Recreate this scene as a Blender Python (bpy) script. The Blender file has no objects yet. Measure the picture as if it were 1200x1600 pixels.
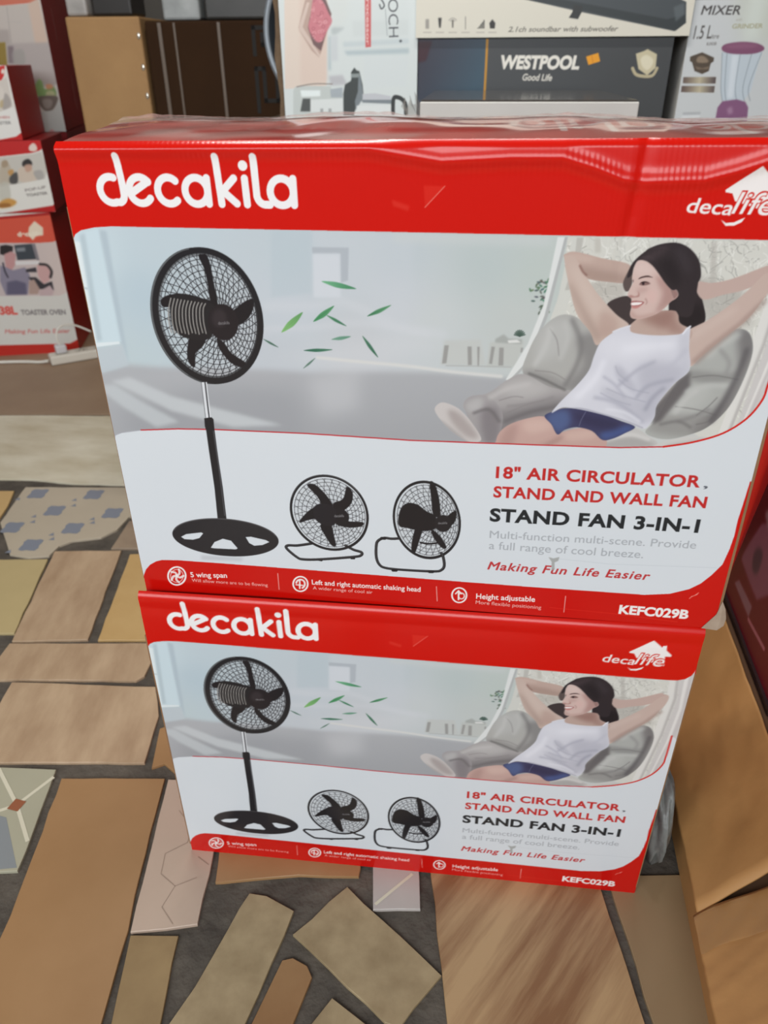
import bpy, bmesh, math, random
import numpy as np
from mathutils import Matrix, Vector

random.seed(7); rng = np.random.RandomState(7)
scn = bpy.context.scene
COL = scn.collection

# ------------------------------------------------------------------ camera, world, light, exposure
FPX = 1179.047
CAM = np.array([0.34198757, -0.62617714, 0.94259546])
RCAM = np.array([[0.99402837, -0.05208314, 0.09589032],
                 [0.10902252, 0.51152072, -0.85232661],
                 [-0.00465804, 0.85769103, 0.51414434]])
cd = bpy.data.cameras.new('camera'); cam = bpy.data.objects.new('camera', cd); COL.objects.link(cam)
cd.sensor_fit = 'VERTICAL'; cd.sensor_height = 36.0; cd.lens = FPX / 1600 * 36.0
cd.clip_start = 0.02; cd.clip_end = 60
M4 = Matrix([list(RCAM[i]) + [CAM[i]] for i in range(3)] + [[0, 0, 0, 1]])
cam.matrix_world = M4
cd.dof.use_dof = True; cd.dof.focus_distance = 0.80; cd.dof.aperture_fstop = 7.0
scn.camera = cam

scn.view_settings.view_transform = 'Standard'; scn.view_settings.look = 'None'
scn.view_settings.gamma = 1.0; scn.view_settings.use_curve_mapping = False
scn.view_settings.exposure = -0.13

world = bpy.data.worlds.new('daylight'); scn.world = world; world.use_nodes = True
wn = world.node_tree; bg = wn.nodes['Background']; bg.inputs[1].default_value = 1.15
tcw = wn.nodes.new('ShaderNodeTexCoord'); sxw = wn.nodes.new('ShaderNodeSeparateXYZ'); rw = wn.nodes.new('ShaderNodeValToRGB')
wn.links.new(tcw.outputs['Generated'], sxw.inputs[0]); wn.links.new(sxw.outputs['Z'], rw.inputs[0]); wn.links.new(rw.outputs[0], bg.inputs[0])
rw.color_ramp.elements[0].position = 0.0; rw.color_ramp.elements[0].color = (0.16, 0.15, 0.13, 1)       # street below the horizon
rw.color_ramp.elements[1].position = 0.12; rw.color_ramp.elements[1].color = (0.86, 0.94, 1.0, 1)

def area(name, loc, target, sx, sy, power, color=(1, 1, 1)):
    l = bpy.data.lights.new(name, 'AREA'); l.shape = 'RECTANGLE'; l.size = sx; l.size_y = sy
    l.energy = power; l.color = color
    o = bpy.data.objects.new(name, l); COL.objects.link(o); o.location = loc
    o.rotation_euler = (Vector(target) - Vector(loc)).to_track_quat('-Z', 'Y').to_euler()
    return o
area('daylight_from_the_shop_front', (-0.35, -2.6, 2.1), (0.1, 0.5, 0.5), 3.2, 1.3, 88, (0.96, 0.98, 1.0))
area('ceiling_tube_light', (0.1, 0.75, 2.62), (0.1, 0.75, 0), 1.2, 0.10, 32, (1.0, 0.97, 0.92))

# ------------------------------------------------------------------ small helpers
def lin(c):
    c = np.asarray(c, float) / 255.0
    return np.where(c <= 0.04045, c / 12.92, ((c + 0.055) / 1.055) ** 2.4)
def rgba(c): return tuple(lin(c)) + (1.0,)

MATS = {}
def mat(name, color, rough=0.5, spec=0.5, noise=0.0, nscale=8.0, color2=None, bump=0.0, bscale=40.0, metal=0.0,
        alpha=1.0, coat=0.0, stretch=None, trans=0.0):
    if name in MATS: return MATS[name]
    m = bpy.data.materials.new(name); m.use_nodes = True; nt = m.node_tree; b = nt.nodes['Principled BSDF']
    b.inputs['Base Color'].default_value = rgba(color); b.inputs['Roughness'].default_value = rough
    b.inputs['Specular IOR Level'].default_value = spec; b.inputs['Metallic'].default_value = metal
    b.inputs['Alpha'].default_value = alpha; b.inputs['Coat Weight'].default_value = coat
    b.inputs['Coat Roughness'].default_value = 0.12
    b.inputs['Transmission Weight'].default_value = trans
    tc = nt.nodes.new('ShaderNodeTexCoord'); mp = nt.nodes.new('ShaderNodeMapping')
    nt.links.new(tc.outputs['Object'], mp.inputs['Vector'])
    if stretch:
        mp.vector_type = 'TEXTURE'; mp.inputs['Scale'].default_value = tuple(1 / q for q in stretch[:3])
        mp.inputs['Rotation'].default_value = (0, 0, stretch[3] if len(stretch) > 3 else 0)
    if color2 is not None:
        n = nt.nodes.new('ShaderNodeTexNoise'); n.inputs['Scale'].default_value = nscale; n.inputs['Detail'].default_value = 6
        n.inputs['Roughness'].default_value = 0.6
        r = nt.nodes.new('ShaderNodeValToRGB'); r.color_ramp.elements[0].position = 0.5 - noise; r.color_ramp.elements[1].position = 0.5 + noise
        r.color_ramp.elements[0].color = rgba(color); r.color_ramp.elements[1].color = rgba(color2)
        nt.links.new(mp.outputs[0], n.inputs['Vector']); nt.links.new(n.outputs['Fac'], r.inputs[0]); nt.links.new(r.outputs[0], b.inputs['Base Color'])
    if bump:
        n2 = nt.nodes.new('ShaderNodeTexNoise'); n2.inputs['Scale'].default_value = bscale; n2.inputs['Detail'].default_value = 4
        bp = nt.nodes.new('ShaderNodeBump'); bp.inputs['Strength'].default_value = bump; bp.inputs['Distance'].default_value = 0.01
        nt.links.new(mp.outputs[0], n2.inputs['Vector']); nt.links.new(n2.outputs['Fac'], bp.inputs['Height']); nt.links.new(bp.outputs[0], b.inputs['Normal'])
    MATS[name] = m
    return m

def print_mat(name, rough=0.35, spec=0.5, coat=0.0):
    if name in MATS: return MATS[name]
    m = bpy.data.materials.new(name); m.use_nodes = True; nt = m.node_tree; b = nt.nodes['Principled BSDF']
    a = nt.nodes.new('ShaderNodeAttribute'); a.attribute_name = 'ink'
    nt.links.new(a.outputs['Color'], b.inputs['Base Color'])
    b.inputs['Roughness'].default_value = rough; b.inputs['Specular IOR Level'].default_value = spec
    b.inputs['Coat Weight'].default_value = coat; b.inputs['Coat Roughness'].default_value = 0.08
    MATS[name] = m
    return m

def link(name, me, parent=None, loc=(0, 0, 0), m=None):
    o = bpy.data.objects.new(name, me); COL.objects.link(o); o.location = loc
    if parent is not None: o.parent = parent
    if m is not None: me.materials.append(m)
    return o
def from_bm(name, bm, m=None, parent=None, loc=(0, 0, 0), smooth=False):
    me = bpy.data.meshes.new(name); bm.normal_update(); bm.to_mesh(me); bm.free()
    if smooth:
        for p in me.polygons: p.use_smooth = True
    return link(name, me, parent, loc, m)
def thing(name, label, cat, loc=(0, 0, 0), rz=0.0, group=None):
    o = bpy.data.objects.new(name, None); COL.objects.link(o); o.location = loc; o.rotation_euler = (0, 0, rz)
    o.empty_display_size = 0.05
    return tag(o, label, cat, group)
def tag(o, label, cat, group=None):
    o['label'] = label; o['category'] = cat
    if group: o['group'] = group
    return o
def structure(o): o['kind'] = 'structure'; return o

def bm_box(bm, x0, x1, y0, y1, z0, z1, bev=0.0, seg=2):
    vs = [bm.verts.new(p) for p in ((x0, y0, z0), (x1, y0, z0), (x1, y1, z0), (x0, y1, z0), (x0, y0, z1), (x1, y0, z1), (x1, y1, z1), (x0, y1, z1))]
    fs = [bm.faces.new([vs[i] for i in f]) for f in ((0, 3, 2, 1), (4, 5, 6, 7), (0, 1, 5, 4), (1, 2, 6, 5), (2, 3, 7, 6), (3, 0, 4, 7))]
    if bev:
        es = list({e for f in fs for e in f.edges})
        bmesh.ops.bevel(bm, geom=es, offset=bev, segments=seg, affect='EDGES', profile=0.5)
    return bm
def box(name, x0, x1, y0, y1, z0, z1, m, parent=None, bev=0.0):
    return from_bm(name, bm_box(bmesh.new(), x0, x1, y0, y1, z0, z1, bev), m, parent)
def prism(bm, pts, z0, z1, inset=0.0):
    c = Vector((sum(p[0] for p in pts) / len(pts), sum(p[1] for p in pts) / len(pts)))
    def ins(p):
        v = Vector(p[:2]) - c; l = v.length
        return c + v * max(0, (l - inset) / l)
    lo = [bm.verts.new((p[0], p[1], z0)) for p in pts]
    mid = [bm.verts.new((p[0], p[1], z1 - inset)) for p in pts]
    hi = [bm.verts.new((*ins(p), z1)) for p in pts]
    n = len(pts); fs = [bm.faces.new(hi)]
    for i in range(n):
        j = (i + 1) % n
        fs.append(bm.faces.new((lo[i], lo[j], mid[j], mid[i]))); fs.append(bm.faces.new((mid[i], mid[j], hi[j], hi[i])))
    return fs
def tube(bm, pts, r, n=8, closed=False):
    pts = [Vector(p) for p in pts]; rings = []
    for i, p in enumerate(pts):
        a = pts[i - 1] if (i or closed) else p; b = pts[(i + 1) % len(pts)] if (i < len(pts) - 1 or closed) else p
        t = (b - a).normalized(); u = t.cross(Vector((0, 0, 1)))
        if u.length < 1e-3: u = Vector((1, 0, 0))
        u.normalize(); v = u.cross(t)
        rings.append([bm.verts.new(p + (u * math.cos(2 * math.pi * k / n) + v * math.sin(2 * math.pi * k / n)) * r) for k in range(n)])
    for i in range(len(rings) - (0 if closed else 1)):
        A, B = rings[i], rings[(i + 1) % len(rings)]
        for k in range(n): bm.faces.new((A[k], A[(k + 1) % n], B[(k + 1) % n], B[k]))
    if not closed: bm.faces.new(rings[0][::-1]); bm.faces.new(rings[-1])

def catmull(P, n=6, closed=True):
    P = np.asarray(P, float); N = len(P); out = []
    rg = range(N) if closed else range(N - 1)
    for i in rg:
        if closed: a, b, c, d = P[(i - 1) % N], P[i], P[(i + 1) % N], P[(i + 2) % N]
        else: a, b, c, d = P[max(i - 1, 0)], P[i], P[i + 1], P[min(i + 2, N - 1)]
        for k in range(n):
            t = k / n
            out.append(0.5 * (2 * b + (c - a) * t + (2 * a - 5 * b + 4 * c - d) * t * t + (3 * b - a - 3 * c + d) * t ** 3))
    if not closed: out.append(P[-1])
    return np.array(out)

# ------------------------------------------------------------------ printed sheets: ink laid down cell by cell on a fine grid
KCV = np.array([[FPX, 0, 600], [0, FPX, 800], [0, 0, 1.0]])
RCV = np.diag([1.0, -1, -1]) @ RCAM.T                       # world -> viewing axes
def plane_h(org, ex, ey):                                   # plane (u,v) metres -> photo tracing units
    A = np.c_[RCV @ ex, RCV @ ey, RCV @ (np.asarray(org) - CAM)]
    return KCV @ A
def apply_h(Hm, P):
    P = np.asarray(P, float).reshape(-1, 2); q = np.c_[P, np.ones(len(P))] @ Hm.T
    return q[:, :2] / q[:, 2:3]

GLYPHS = {}
def glyphs(s, bold, shear, space):
    key = (s, bold, shear, space)
    if key in GLYPHS: return GLYPHS[key]
    cu = bpy.data.curves.new('t', 'FONT'); cu.body = s; cu.size = 1.0; cu.offset = bold; cu.shear = shear; cu.space_character = space
    cu.resolution_u = 4; cu.fill_mode = 'FRONT'
    o = bpy.data.objects.new('t', cu); COL.objects.link(o)
    dg = bpy.context.evaluated_depsgraph_get(); me = o.evaluated_get(dg).to_mesh()
    V = np.empty(len(me.vertices) * 3); me.vertices.foreach_get('co', V); V = V.reshape(-1, 3)[:, :2]
    key_of = {}; ids = []
    for v in V:
        k = (round(v[0], 5), round(v[1], 5)); ids.append(key_of.setdefault(k, len(key_of)))
    VV = np.array(list(key_of.keys())); cnt = {}
    for p in me.polygons:
        vs = [ids[i] for i in p.vertices]
        for i in range(len(vs)):
            e = (min(vs[i], vs[i - 1]), max(vs[i], vs[i - 1])); cnt[e] = cnt.get(e, 0) + 1
    E = np.array([(*VV[a], *VV[b]) for (a, b), c in cnt.items() if c % 2 == 1])
    o.evaluated_get(dg).to_mesh_clear(); bpy.data.objects.remove(o); bpy.data.curves.remove(cu)
    GLYPHS[key] = E
    return E

class Sheet:
    def __init__(s, w, h, cell, H, base):
        s.w, s.h = w, h; s.nx = int(round(w / cell)) + 1; s.ny = int(round(h / cell)) + 1
        s.cx = w / (s.nx - 1); s.cy = h / (s.ny - 1); s.cell = cell
        s.inv = np.linalg.inv(H) if H is not None else None
        s.img = np.empty((s.ny, s.nx, 3), np.float32); s.img[:] = base
    def uv(s, P):
        return apply_h(s.inv, P) if s.inv is not None else np.asarray(P, float).reshape(-1, 2)
    def cv(s, P): return s.uv(P) / (s.cx, s.cy) + 0.5        # cell i covers [i, i+1]
    # --- masks: (y0,x0,array)
    def cover(s, E, pad=0):
        SS = 4
        x0 = int(max(0, math.floor(min(E[:, 0].min(), E[:, 2].min())) - pad)); x1 = int(min(s.nx, math.ceil(max(E[:, 0].max(), E[:, 2].max())) + 1 + pad))
        y0 = int(max(0, math.floor(min(E[:, 1].min(), E[:, 3].min())) - pad)); y1 = int(min(s.ny, math.ceil(max(E[:, 1].max(), E[:, 3].max())) + 1 + pad))
        if x1 <= x0 or y1 <= y0: return None
        W, Hh = x1 - x0, y1 - y0
        e = E - np.array([x0, y0, x0, y0])
        sw = e[:, 1] > e[:, 3]; e[sw] = e[sw][:, [2, 3, 0, 1]]
        ya, yb = e[:, 1] * SS - 0.5, e[:, 3] * SS - 0.5
        ia = np.ceil(ya).astype(int); ib = np.ceil(yb).astype(int)
        ia = np.clip(ia, 0, Hh * SS); ib = np.clip(ib, 0, Hh * SS); n = ib - ia
        k = n > 0; e, ia, n, ya, yb = e[k], ia[k], n[k], ya[k], yb[k]
        if not len(e): return None
        idx = np.repeat(np.arange(len(e)), n); off = np.arange(n.sum()) - np.repeat(np.cumsum(n) - n, n)
        row = ia[idx] + off; t = (row - ya[idx]) / (yb[idx] - ya[idx]); x = e[idx, 0] + (e[idx, 2] - e[idx, 0]) * t
        o = np.lexsort((x, row)); row, x = row[o], x[o]
        start = np.r_[0, np.flatnonzero(np.diff(row)) + 1]; rank = np.arange(len(row)) - np.repeat(start, np.diff(np.r_[start, len(row)]))
        sg = np.where(rank % 2 == 0, 1.0, -1.0)
        x = np.clip(x, 0, W); i = np.minimum(np.floor(x).astype(int), W); f = x - i
        acc = np.zeros((Hh * SS, W + 2)); np.add.at(acc, (row, i), sg * (1 - f)); np.add.at(acc, (row, i + 1), sg * f)
        m = np.cumsum(acc, 1)[:, :W].reshape(Hh, SS, W).mean(1)
        return (y0, x0, np.clip(m, 0, 1).astype(np.float32))
    def blurred(s, mk, sig):
        y0, x0, m = mk; r = int(sig * 2.5) + 1; k = np.exp(-0.5 * (np.arange(-r, r + 1) / sig) ** 2); k /= k.sum()
        for ax in (0, 1):
            p = np.pad(m, [(r, r) if a == ax else (0, 0) for a in (0, 1)], mode='edge'); out = np.zeros_like(m)
            for j, w in enumerate(k): out += w * (p[j:j + m.shape[0]] if ax == 0 else p[:, j:j + m.shape[1]])
            m = out
        return (y0, x0, m.astype(np.float32))
    def put(s, mk, col, a=1.0, clip=None, grad=None):
        if mk is None: return None
        y0, x0, m = mk; h, w = m.shape
        if clip is not None:
            f = np.zeros((s.ny, s.nx), np.float32); cy, cx, cm = clip; f[cy:cy + cm.shape[0], cx:cx + cm.shape[1]] = cm
            m = m * f[y0:y0 + h, x0:x0 + w]
        reg = s.img[y0:y0 + h, x0:x0 + w]
        if grad is not None:                                 # (p0, c0, p1, c1): ink fades from c0 to c1
            p0, p1 = s.cv([grad[0], grad[2]]); d = p1 - p0
            Y, X = np.mgrid[y0:y0 + h, x0:x0 + w]; t = np.clip(((X - p0[0]) * d[0] + (Y - p0[1]) * d[1]) / (d @ d), 0, 1)[..., None]
            c = np.array(grad[1]) * (1 - t) + np.array(grad[3]) * t
        else: c = np.array(col, np.float32)
        reg += (c - reg) * (m * a)[..., None]
        return (y0, x0, m)
    def edges(s, P):
        P = s.cv(P); return np.c_[P, np.roll(P, -1, 0)]
    def poly(s, P, col=None, a=1.0, blur=0, smooth=0, clip=None, grad=None):
        cs = P if isinstance(P[0][0], (tuple, list, np.ndarray)) else [P]
        E = np.vstack([s.edges(catmull(c, smooth) if smooth else c) for c in cs])
        pad = int(blur * 2.5) + 1 if blur else 0
        mk = s.cover(E, pad)
        if mk is None: return None
        if blur: mk = s.blurred(mk, blur)
        return s.put(mk, col, a, clip, grad)
    def line(s, P, width, col, a=1.0, smooth=0, clip=None, blur=0, closed=False):   # width in tracing units
        P = np.asarray(P, float)
        if smooth: P = catmull(P, smooth, closed)
        if closed: P = np.vstack([P, P[:1]])
        c = P.mean(0); sc = np.linalg.norm(s.cv([c + (1, 0)])[0] - s.cv([c])[0]) if s.inv is not None else 1 / s.cx
        hw = width * sc / 2; Q = s.cv(P); pad = hw + 1.5 + blur * 2.5
        x0 = int(max(0, Q[:, 0].min() - pad)); x1 = int(min(s.nx, Q[:, 0].max() + pad + 1)); y0 = int(max(0, Q[:, 1].min() - pad)); y1 = int(min(s.ny, Q[:, 1].max() + pad + 1))
        if x1 <= x0 or y1 <= y0: return None
        m = np.zeros((y1 - y0, x1 - x0), np.float32)
        for A, B in zip(Q[:-1], Q[1:]):
            lx0 = int(max(x0, min(A[0], B[0]) - hw - 1.5)); lx1 = int(min(x1, max(A[0], B[0]) + hw + 2.5)); ly0 = int(max(y0, min(A[1], B[1]) - hw - 1.5)); ly1 = int(min(y1, max(A[1], B[1]) + hw + 2.5))
            if lx1 <= lx0 or ly1 <= ly0: continue
            Y, X = np.mgrid[ly0:ly1, lx0:lx1]; X = X + 0.5 - A[0]; Y = Y + 0.5 - A[1]; d = B - A; L = d @ d
            t = np.clip((X * d[0] + Y * d[1]) / L, 0, 1) if L > 0 else 0
            dist = np.hypot(X - t * d[0], Y - t * d[1]); c_ = np.clip(0.5 + min(hw, 1e9) - dist, 0, 1) * min(1, 2 * hw)
            sub = m[ly0 - y0:ly1 - y0, lx0 - x0:lx1 - x0]; np.maximum(sub, c_, out=sub)
        mk = (y0, x0, m)
        if blur: mk = s.blurred(mk, blur)
        return s.put(mk, col, a, clip)
    def text(s, t, base0, base1, top0, col, bold=0.0, shear=0.0, a=1.0, space=1.0, blur=0, cap=0.0):
        E = glyphs(t, bold, shear, space)
        if not len(E): return
        b0, b1, tp = s.cv([base0, base1, top0]); ex = b1 - b0; ey = tp - b0; ex_n = ex / np.linalg.norm(ex); ey = ey - ex_n * (ey @ ex_n)
        mn, mx = min(E[:, 0].min(), E[:, 2].min()), max(E[:, 0].max(), E[:, 2].max()); H_ = cap or 0.73
        f = lambda X, Y: b0 + np.outer((X - mn) / (mx - mn), ex) + np.outer(Y / H_, ey)
        mk = s.cover(np.c_[f(E[:, 0], E[:, 1]), f(E[:, 2], E[:, 3])], int(blur * 2.5) + 1 if blur else 0)
        if mk is not None and blur: mk = s.blurred(mk, blur)
        s.put(mk, col, a)
    def mesh(s, name, m, parent, frame, disp=None, step=1, warp=None, thick=0.0):
        """a grid sheet; frame(u, v, d) gives the point d metres proud of the sheet"""
        iu = np.unique(np.r_[np.arange(0, s.nx, step), s.nx - 1]); iv = np.unique(np.r_[np.arange(0, s.ny, step), s.ny - 1])
        img = s.img
        if step > 1:
            k = np.ones(step) / step
            img = np.apply_along_axis(lambda q: np.convolve(np.pad(q, (step // 2, step - 1 - step // 2), 'edge'), k, 'valid'), 0, img)
            img = np.apply_along_axis(lambda q: np.convolve(np.pad(q, (step // 2, step - 1 - step // 2), 'edge'), k, 'valid'), 1, img)
        U, V = np.meshgrid(iu * s.cx, iv * s.cy); D = disp(U, V) if disp else np.zeros_like(U)
        if warp: U, V = warp(U, V)
        co = frame(U.ravel(), V.ravel(), D.ravel())
        nx, ny = len(iu), len(iv); me = bpy.data.meshes.new(name)
        i = (np.arange(nx - 1)[None] + np.arange(ny - 1)[:, None] * nx).ravel(); F = np.c_[i, i + 1, i + nx + 1, i + nx].astype(np.int32)
        me.vertices.add(nx * ny); me.vertices.foreach_set('co', co.astype(np.float32).ravel())
        me.loops.add(F.size); me.loops.foreach_set('vertex_index', F.ravel())
        me.polygons.add(len(F)); me.polygons.foreach_set('loop_start', np.arange(0, F.size, 4, dtype=np.int32))
        me.update(calc_edges=True)
        me.polygons.foreach_set('use_smooth', np.ones(len(F), bool))
        at = me.color_attributes.new('ink', 'FLOAT_COLOR', 'POINT')
        c = np.ones((nx * ny, 4), np.float32); c[:, :3] = lin(np.clip(img[np.ix_(iv, iu)].reshape(-1, 3), 0, 255)); at.data.foreach_set('color', c.ravel())
        return link(name, me, parent, (0, 0, 0), m)

def world_sheet(org, ex, ey, w, h, cell, base):
    org, ex, ey = np.array(org, float), np.array(ex, float), np.array(ey, float)
    return Sheet(w, h, cell, plane_h(org, ex, ey), base)

# ------------------------------------------------------------------ room shell
plaster = mat('plaster', (120, 116, 108), 0.8, noise=0.3, nscale=3, color2=(100, 96, 90), bump=0.1)
XL, XR, YB, YF, ZC = -3.0, 2.6, 3.6, -2.4, 2.75
structure(box('wall_back', XL - .1, XR + .1, YB, YB + .12, -.02, ZC, plaster))
structure(box('wall_left', XL - .12, XL, YF, YB, -.02, ZC, plaster))
structure(box('wall_right', XR, XR + .12, YF, YB, -.02, ZC, plaster))
structure(box('ceiling', XL - .12, XR + .12, YF, YB + .12, ZC, ZC + .1, mat('ceiling_paint', (150, 146, 138), 0.8)))

# floor: broken tiles set in dark mortar, one surface
TILES = {
    'T1': [(-2.2, 3.4), (0.6, 3.4), (-0.256, 1.493), (-0.771, 1.437), (-0.972, 1.420), (-1.608, 1.349), (-2.3, 1.27)],
    'T2': [(-1.9, 1.310), (-1.560, 1.344), (-0.965, 1.408), (-0.755, 1.424), (-0.253, 1.483), (-0.139, 1.017), (-0.518, 1.006), (-0.663, 0.999), (-0.773, 1.009), (-0.859, 1.003), (-1.275, 0.976), (-1.8, 0.94)],
    'T3': [(-0.769, 0.967), (-0.515, 0.991), (-0.398, 0.995), (-0.368, 0.913), (-0.443, 0.852), (-0.448, 0.795), (-0.471, 0.756), (-0.531, 0.736), (-0.551, 0.713), (-0.554, 0.672), (-0.596, 0.661), (-0.644, 0.669), (-0.706, 0.751), (-0.739, 0.796)],
    'T4': [(-1.023, 0.925), (-0.788, 0.945), (-0.764, 0.873), (-0.753, 0.819), (-0.731, 0.660), (-0.858, 0.650)],
    'T5': [(-0.803, 0.632), (-0.551, 0.660), (-0.492, 0.414), (-0.716, 0.395)],
    'T6': [(-0.551, 0.692), (-0.403, 0.710), (-0.342, 0.411), (-0.484, 0.391)],
    'T7': [(-0.377, 0.697), (-0.185, 0.727), (-0.096, 0.435), (-0.323, 0.411)],
    'T7b': [(-0.429, 0.715), (-0.435, 0.833), (-0.252, 0.894), (-0.204, 0.738)],
    'T8': [(-0.484, 0.287), (-0.485, 0.385), (-0.219, 0.413), (-0.199, 0.362), (-0.198, 0.327), (-0.208, 0.314)],
    'T9': [(-0.426, 0.287), (-0.168, 0.303), (-0.137, 0.236), (-0.124, 0.139), (-0.402, 0.111)],
    'T10': [(-0.126, 0.210), (-0.070, 0.242), (-0.031, 0.120), (-0.072, 0.128), (-0.092, 0.141), (-0.109, 0.131)],
    'T11': [(-0.507, 0.095), (-0.345, 0.107), (-0.256, 0.112), (-0.235, 0.004), (-0.226, -0.056), (-0.249, -0.060), (-0.411, -0.081)],
    'T12': [(-0.239, 0.097), (-0.081, 0.113), (-0.053, -0.074), (-0.044, -0.118), (-0.031, -0.226), (-0.022, -0.300), (-0.180, -0.317), (-0.199, -0.147), (-0.202, -0.116)],
    'T13': [(-0.075, 0.112), (0.005, 0.121), (0.031, 0.001), (0.041, -0.102), (0.004, -0.112), (-0.040, -0.121)],
    'T14': [(-0.038, -0.124), (0.022, -0.119), (0.036, -0.219), (0.048, -0.292), (-0.011, -0.299), (-0.020, -0.225)],
    'T15': [(0.030, 0.047), (0.231, 0.053), (0.237, -0.003), (0.236, -0.015), (0.156, -0.022), (0.100, -0.033), (0.058, -0.042), (0.047, -0.044)],
    'T16': [(0.096, -0.054), (0.120, -0.055), (0.160, -0.071), (0.132, -0.209), (0.118, -0.278), (0.062, -0.288), (0.046, -0.218), (0.062, -0.176), (0.089, -0.074)],
    'T17': [(0.159, -0.134), (0.171, -0.130), (0.190, -0.138), (0.199, -0.150), (0.187, -0.203), (0.174, -0.279), (0.126, -0.284), (0.139, -0.208)],
    'T18': [(0.223, -0.031), (0.353, -0.131), (0.322, -0.171), (0.308, -0.193), (0.291, -0.190), (0.165, -0.102)],
    'T19': [(0.226, -0.170), (0.322, -0.224), (0.273, -0.279), (0.184, -0.278), (0.208, -0.200)],
    'T20': [(0.250, 0.034), (0.312, 0.036), (0.322, -0.052), (0.261, -0.059)],
    'T21': [(0.329, 0.033), (0.553, 0.026), (0.558, -0.004), (0.563, -0.034), (0.570, -0.067), (0.580, -0.127), (0.585, -0.160), (0.600, -0.233), (0.373, -0.257), (0.362, -0.184), (0.352, -0.119), (0.333, -0.003)],
    'T22': [(0.569, 0.027), (0.616, 0.027), (0.669, 0.034), (0.899, 0.069), (0.834, -0.207), (0.606, -0.232), (0.595, -0.159), (0.582, -0.064), (0.576, -0.033)],
}
FLOORM = [  # near tiles' colours lowered to hold the shadow over the front floor
    mat('mortar', (62, 56, 50), 0.9, noise=0.22, nscale=14, color2=(100, 92, 82), bump=0.5, bscale=60),
    mat('tile_brown_slab', (142, 118, 96), 0.55, noise=0.3, nscale=5, color2=(160, 136, 112)),
    mat('tile_pale_marble', (190, 178, 150), 0.4, noise=0.2, nscale=5, color2=(222, 216, 196), stretch=(1, 2.2, 1)),
    mat('tile_cream', (190, 178, 158), 0.4, noise=0.3, nscale=6, color2=(178, 166, 146)),
    mat('tile_ochre', (186, 150, 96), 0.45, noise=0.25, nscale=7, color2=(202, 170, 118)),
    mat('tile_sand', (192, 172, 126), 0.45, noise=0.3, nscale=6, color2=(178, 160, 116)),
    mat('tile_buff_veined', (164, 136, 108), 0.42, noise=0.18, nscale=7, color2=(194, 168, 138), stretch=(2.6, 0.8, 1, 0.15)),
    mat('tile_greybrown', (130, 112, 98), 0.45, noise=0.25, nscale=9, color2=(168, 148, 124)),
    mat('tile_orange', (152, 114, 74), 0.42, noise=0.3, nscale=5, color2=(170, 132, 92)),
    mat('tile_sage', (176, 172, 150), 0.4, noise=0.3, nscale=5, color2=(166, 162, 140)),
    mat('tile_pinkish', (198, 174, 156), 0.42, noise=0.3, nscale=6, color2=(182, 160, 142)),
    mat('tile_olive', (136, 110, 74), 0.5, noise=0.2, nscale=12, color2=(158, 132, 92)),
    mat('tile_stone', (146, 126, 94), 0.5, noise=0.16, nscale=22, color2=(170, 150, 116)),
    mat('tile_tan', (134, 96, 60), 0.5, noise=0.25, nscale=8, color2=(160, 124, 84)),
    mat('tile_white', (190, 182, 176), 0.4, noise=0.3, nscale=8, color2=(176, 168, 162)),
    mat('tile_timber_look', (136, 98, 66), 0.4, noise=0.10, nscale=3.6, color2=(184, 152, 112), stretch=(6.0, 0.5, 1, -0.593)),
    mat('tile_beige', (142, 118, 88), 0.42, noise=0.3, nscale=4, color2=(154, 130, 98)),
    mat('glaze_blue', (128, 134, 146), 0.4), mat('glaze_slate', (136, 140, 142), 0.4),
    mat('glaze_line', (212, 206, 184), 0.4), mat('glaze_terracotta', (150, 92, 64), 0.4), mat('glaze_crack', (160, 138, 122), 0.5),
]
FI = {m.name: i for i, m in enumerate(FLOORM)}
TM = dict(T1='tile_brown_slab', T2='tile_pale_marble', T3='tile_cream', T4='tile_ochre', T5='tile_sand', T6='tile_buff_veined', T7='tile_ochre', T7b='tile_greybrown',
          T8='tile_buff_veined', T9='tile_buff_veined', T10='tile_orange', T11='tile_sage', T12='tile_orange', T13='tile_pinkish', T14='tile_olive', T15='tile_orange',
          T16='tile_stone', T17='tile_tan', T18='tile_stone', T19='tile_stone', T20='tile_white', T21='tile_timber_look', T22='tile_beige')
bm = bmesh.new()
def setm(fs, name):
    for f in fs: f.material_index = FI[name]
bm_box(bm, -7, 7, -14.0, YB + .1, -0.08, -0.005)
def rough_edge(P, amp=0.0012, step=0.03):
    out = []
    for i, p in enumerate(P):
        q = P[(i + 1) % len(P)]; L = math.hypot(q[0] - p[0], q[1] - p[1]); n = max(1, int(L / step))
        for k in range(n):
            t = k / n; j = amp if k else amp * .4
            out.append((p[0] + (q[0] - p[0]) * t + random.uniform(-j, j), p[1] + (q[1] - p[1]) * t + random.uniform(-j, j)))
    return out
for k, P in TILES.items(): setm(prism(bm, rough_edge(P), -0.02, 0.0, 0.0007), TM[k])
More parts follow.
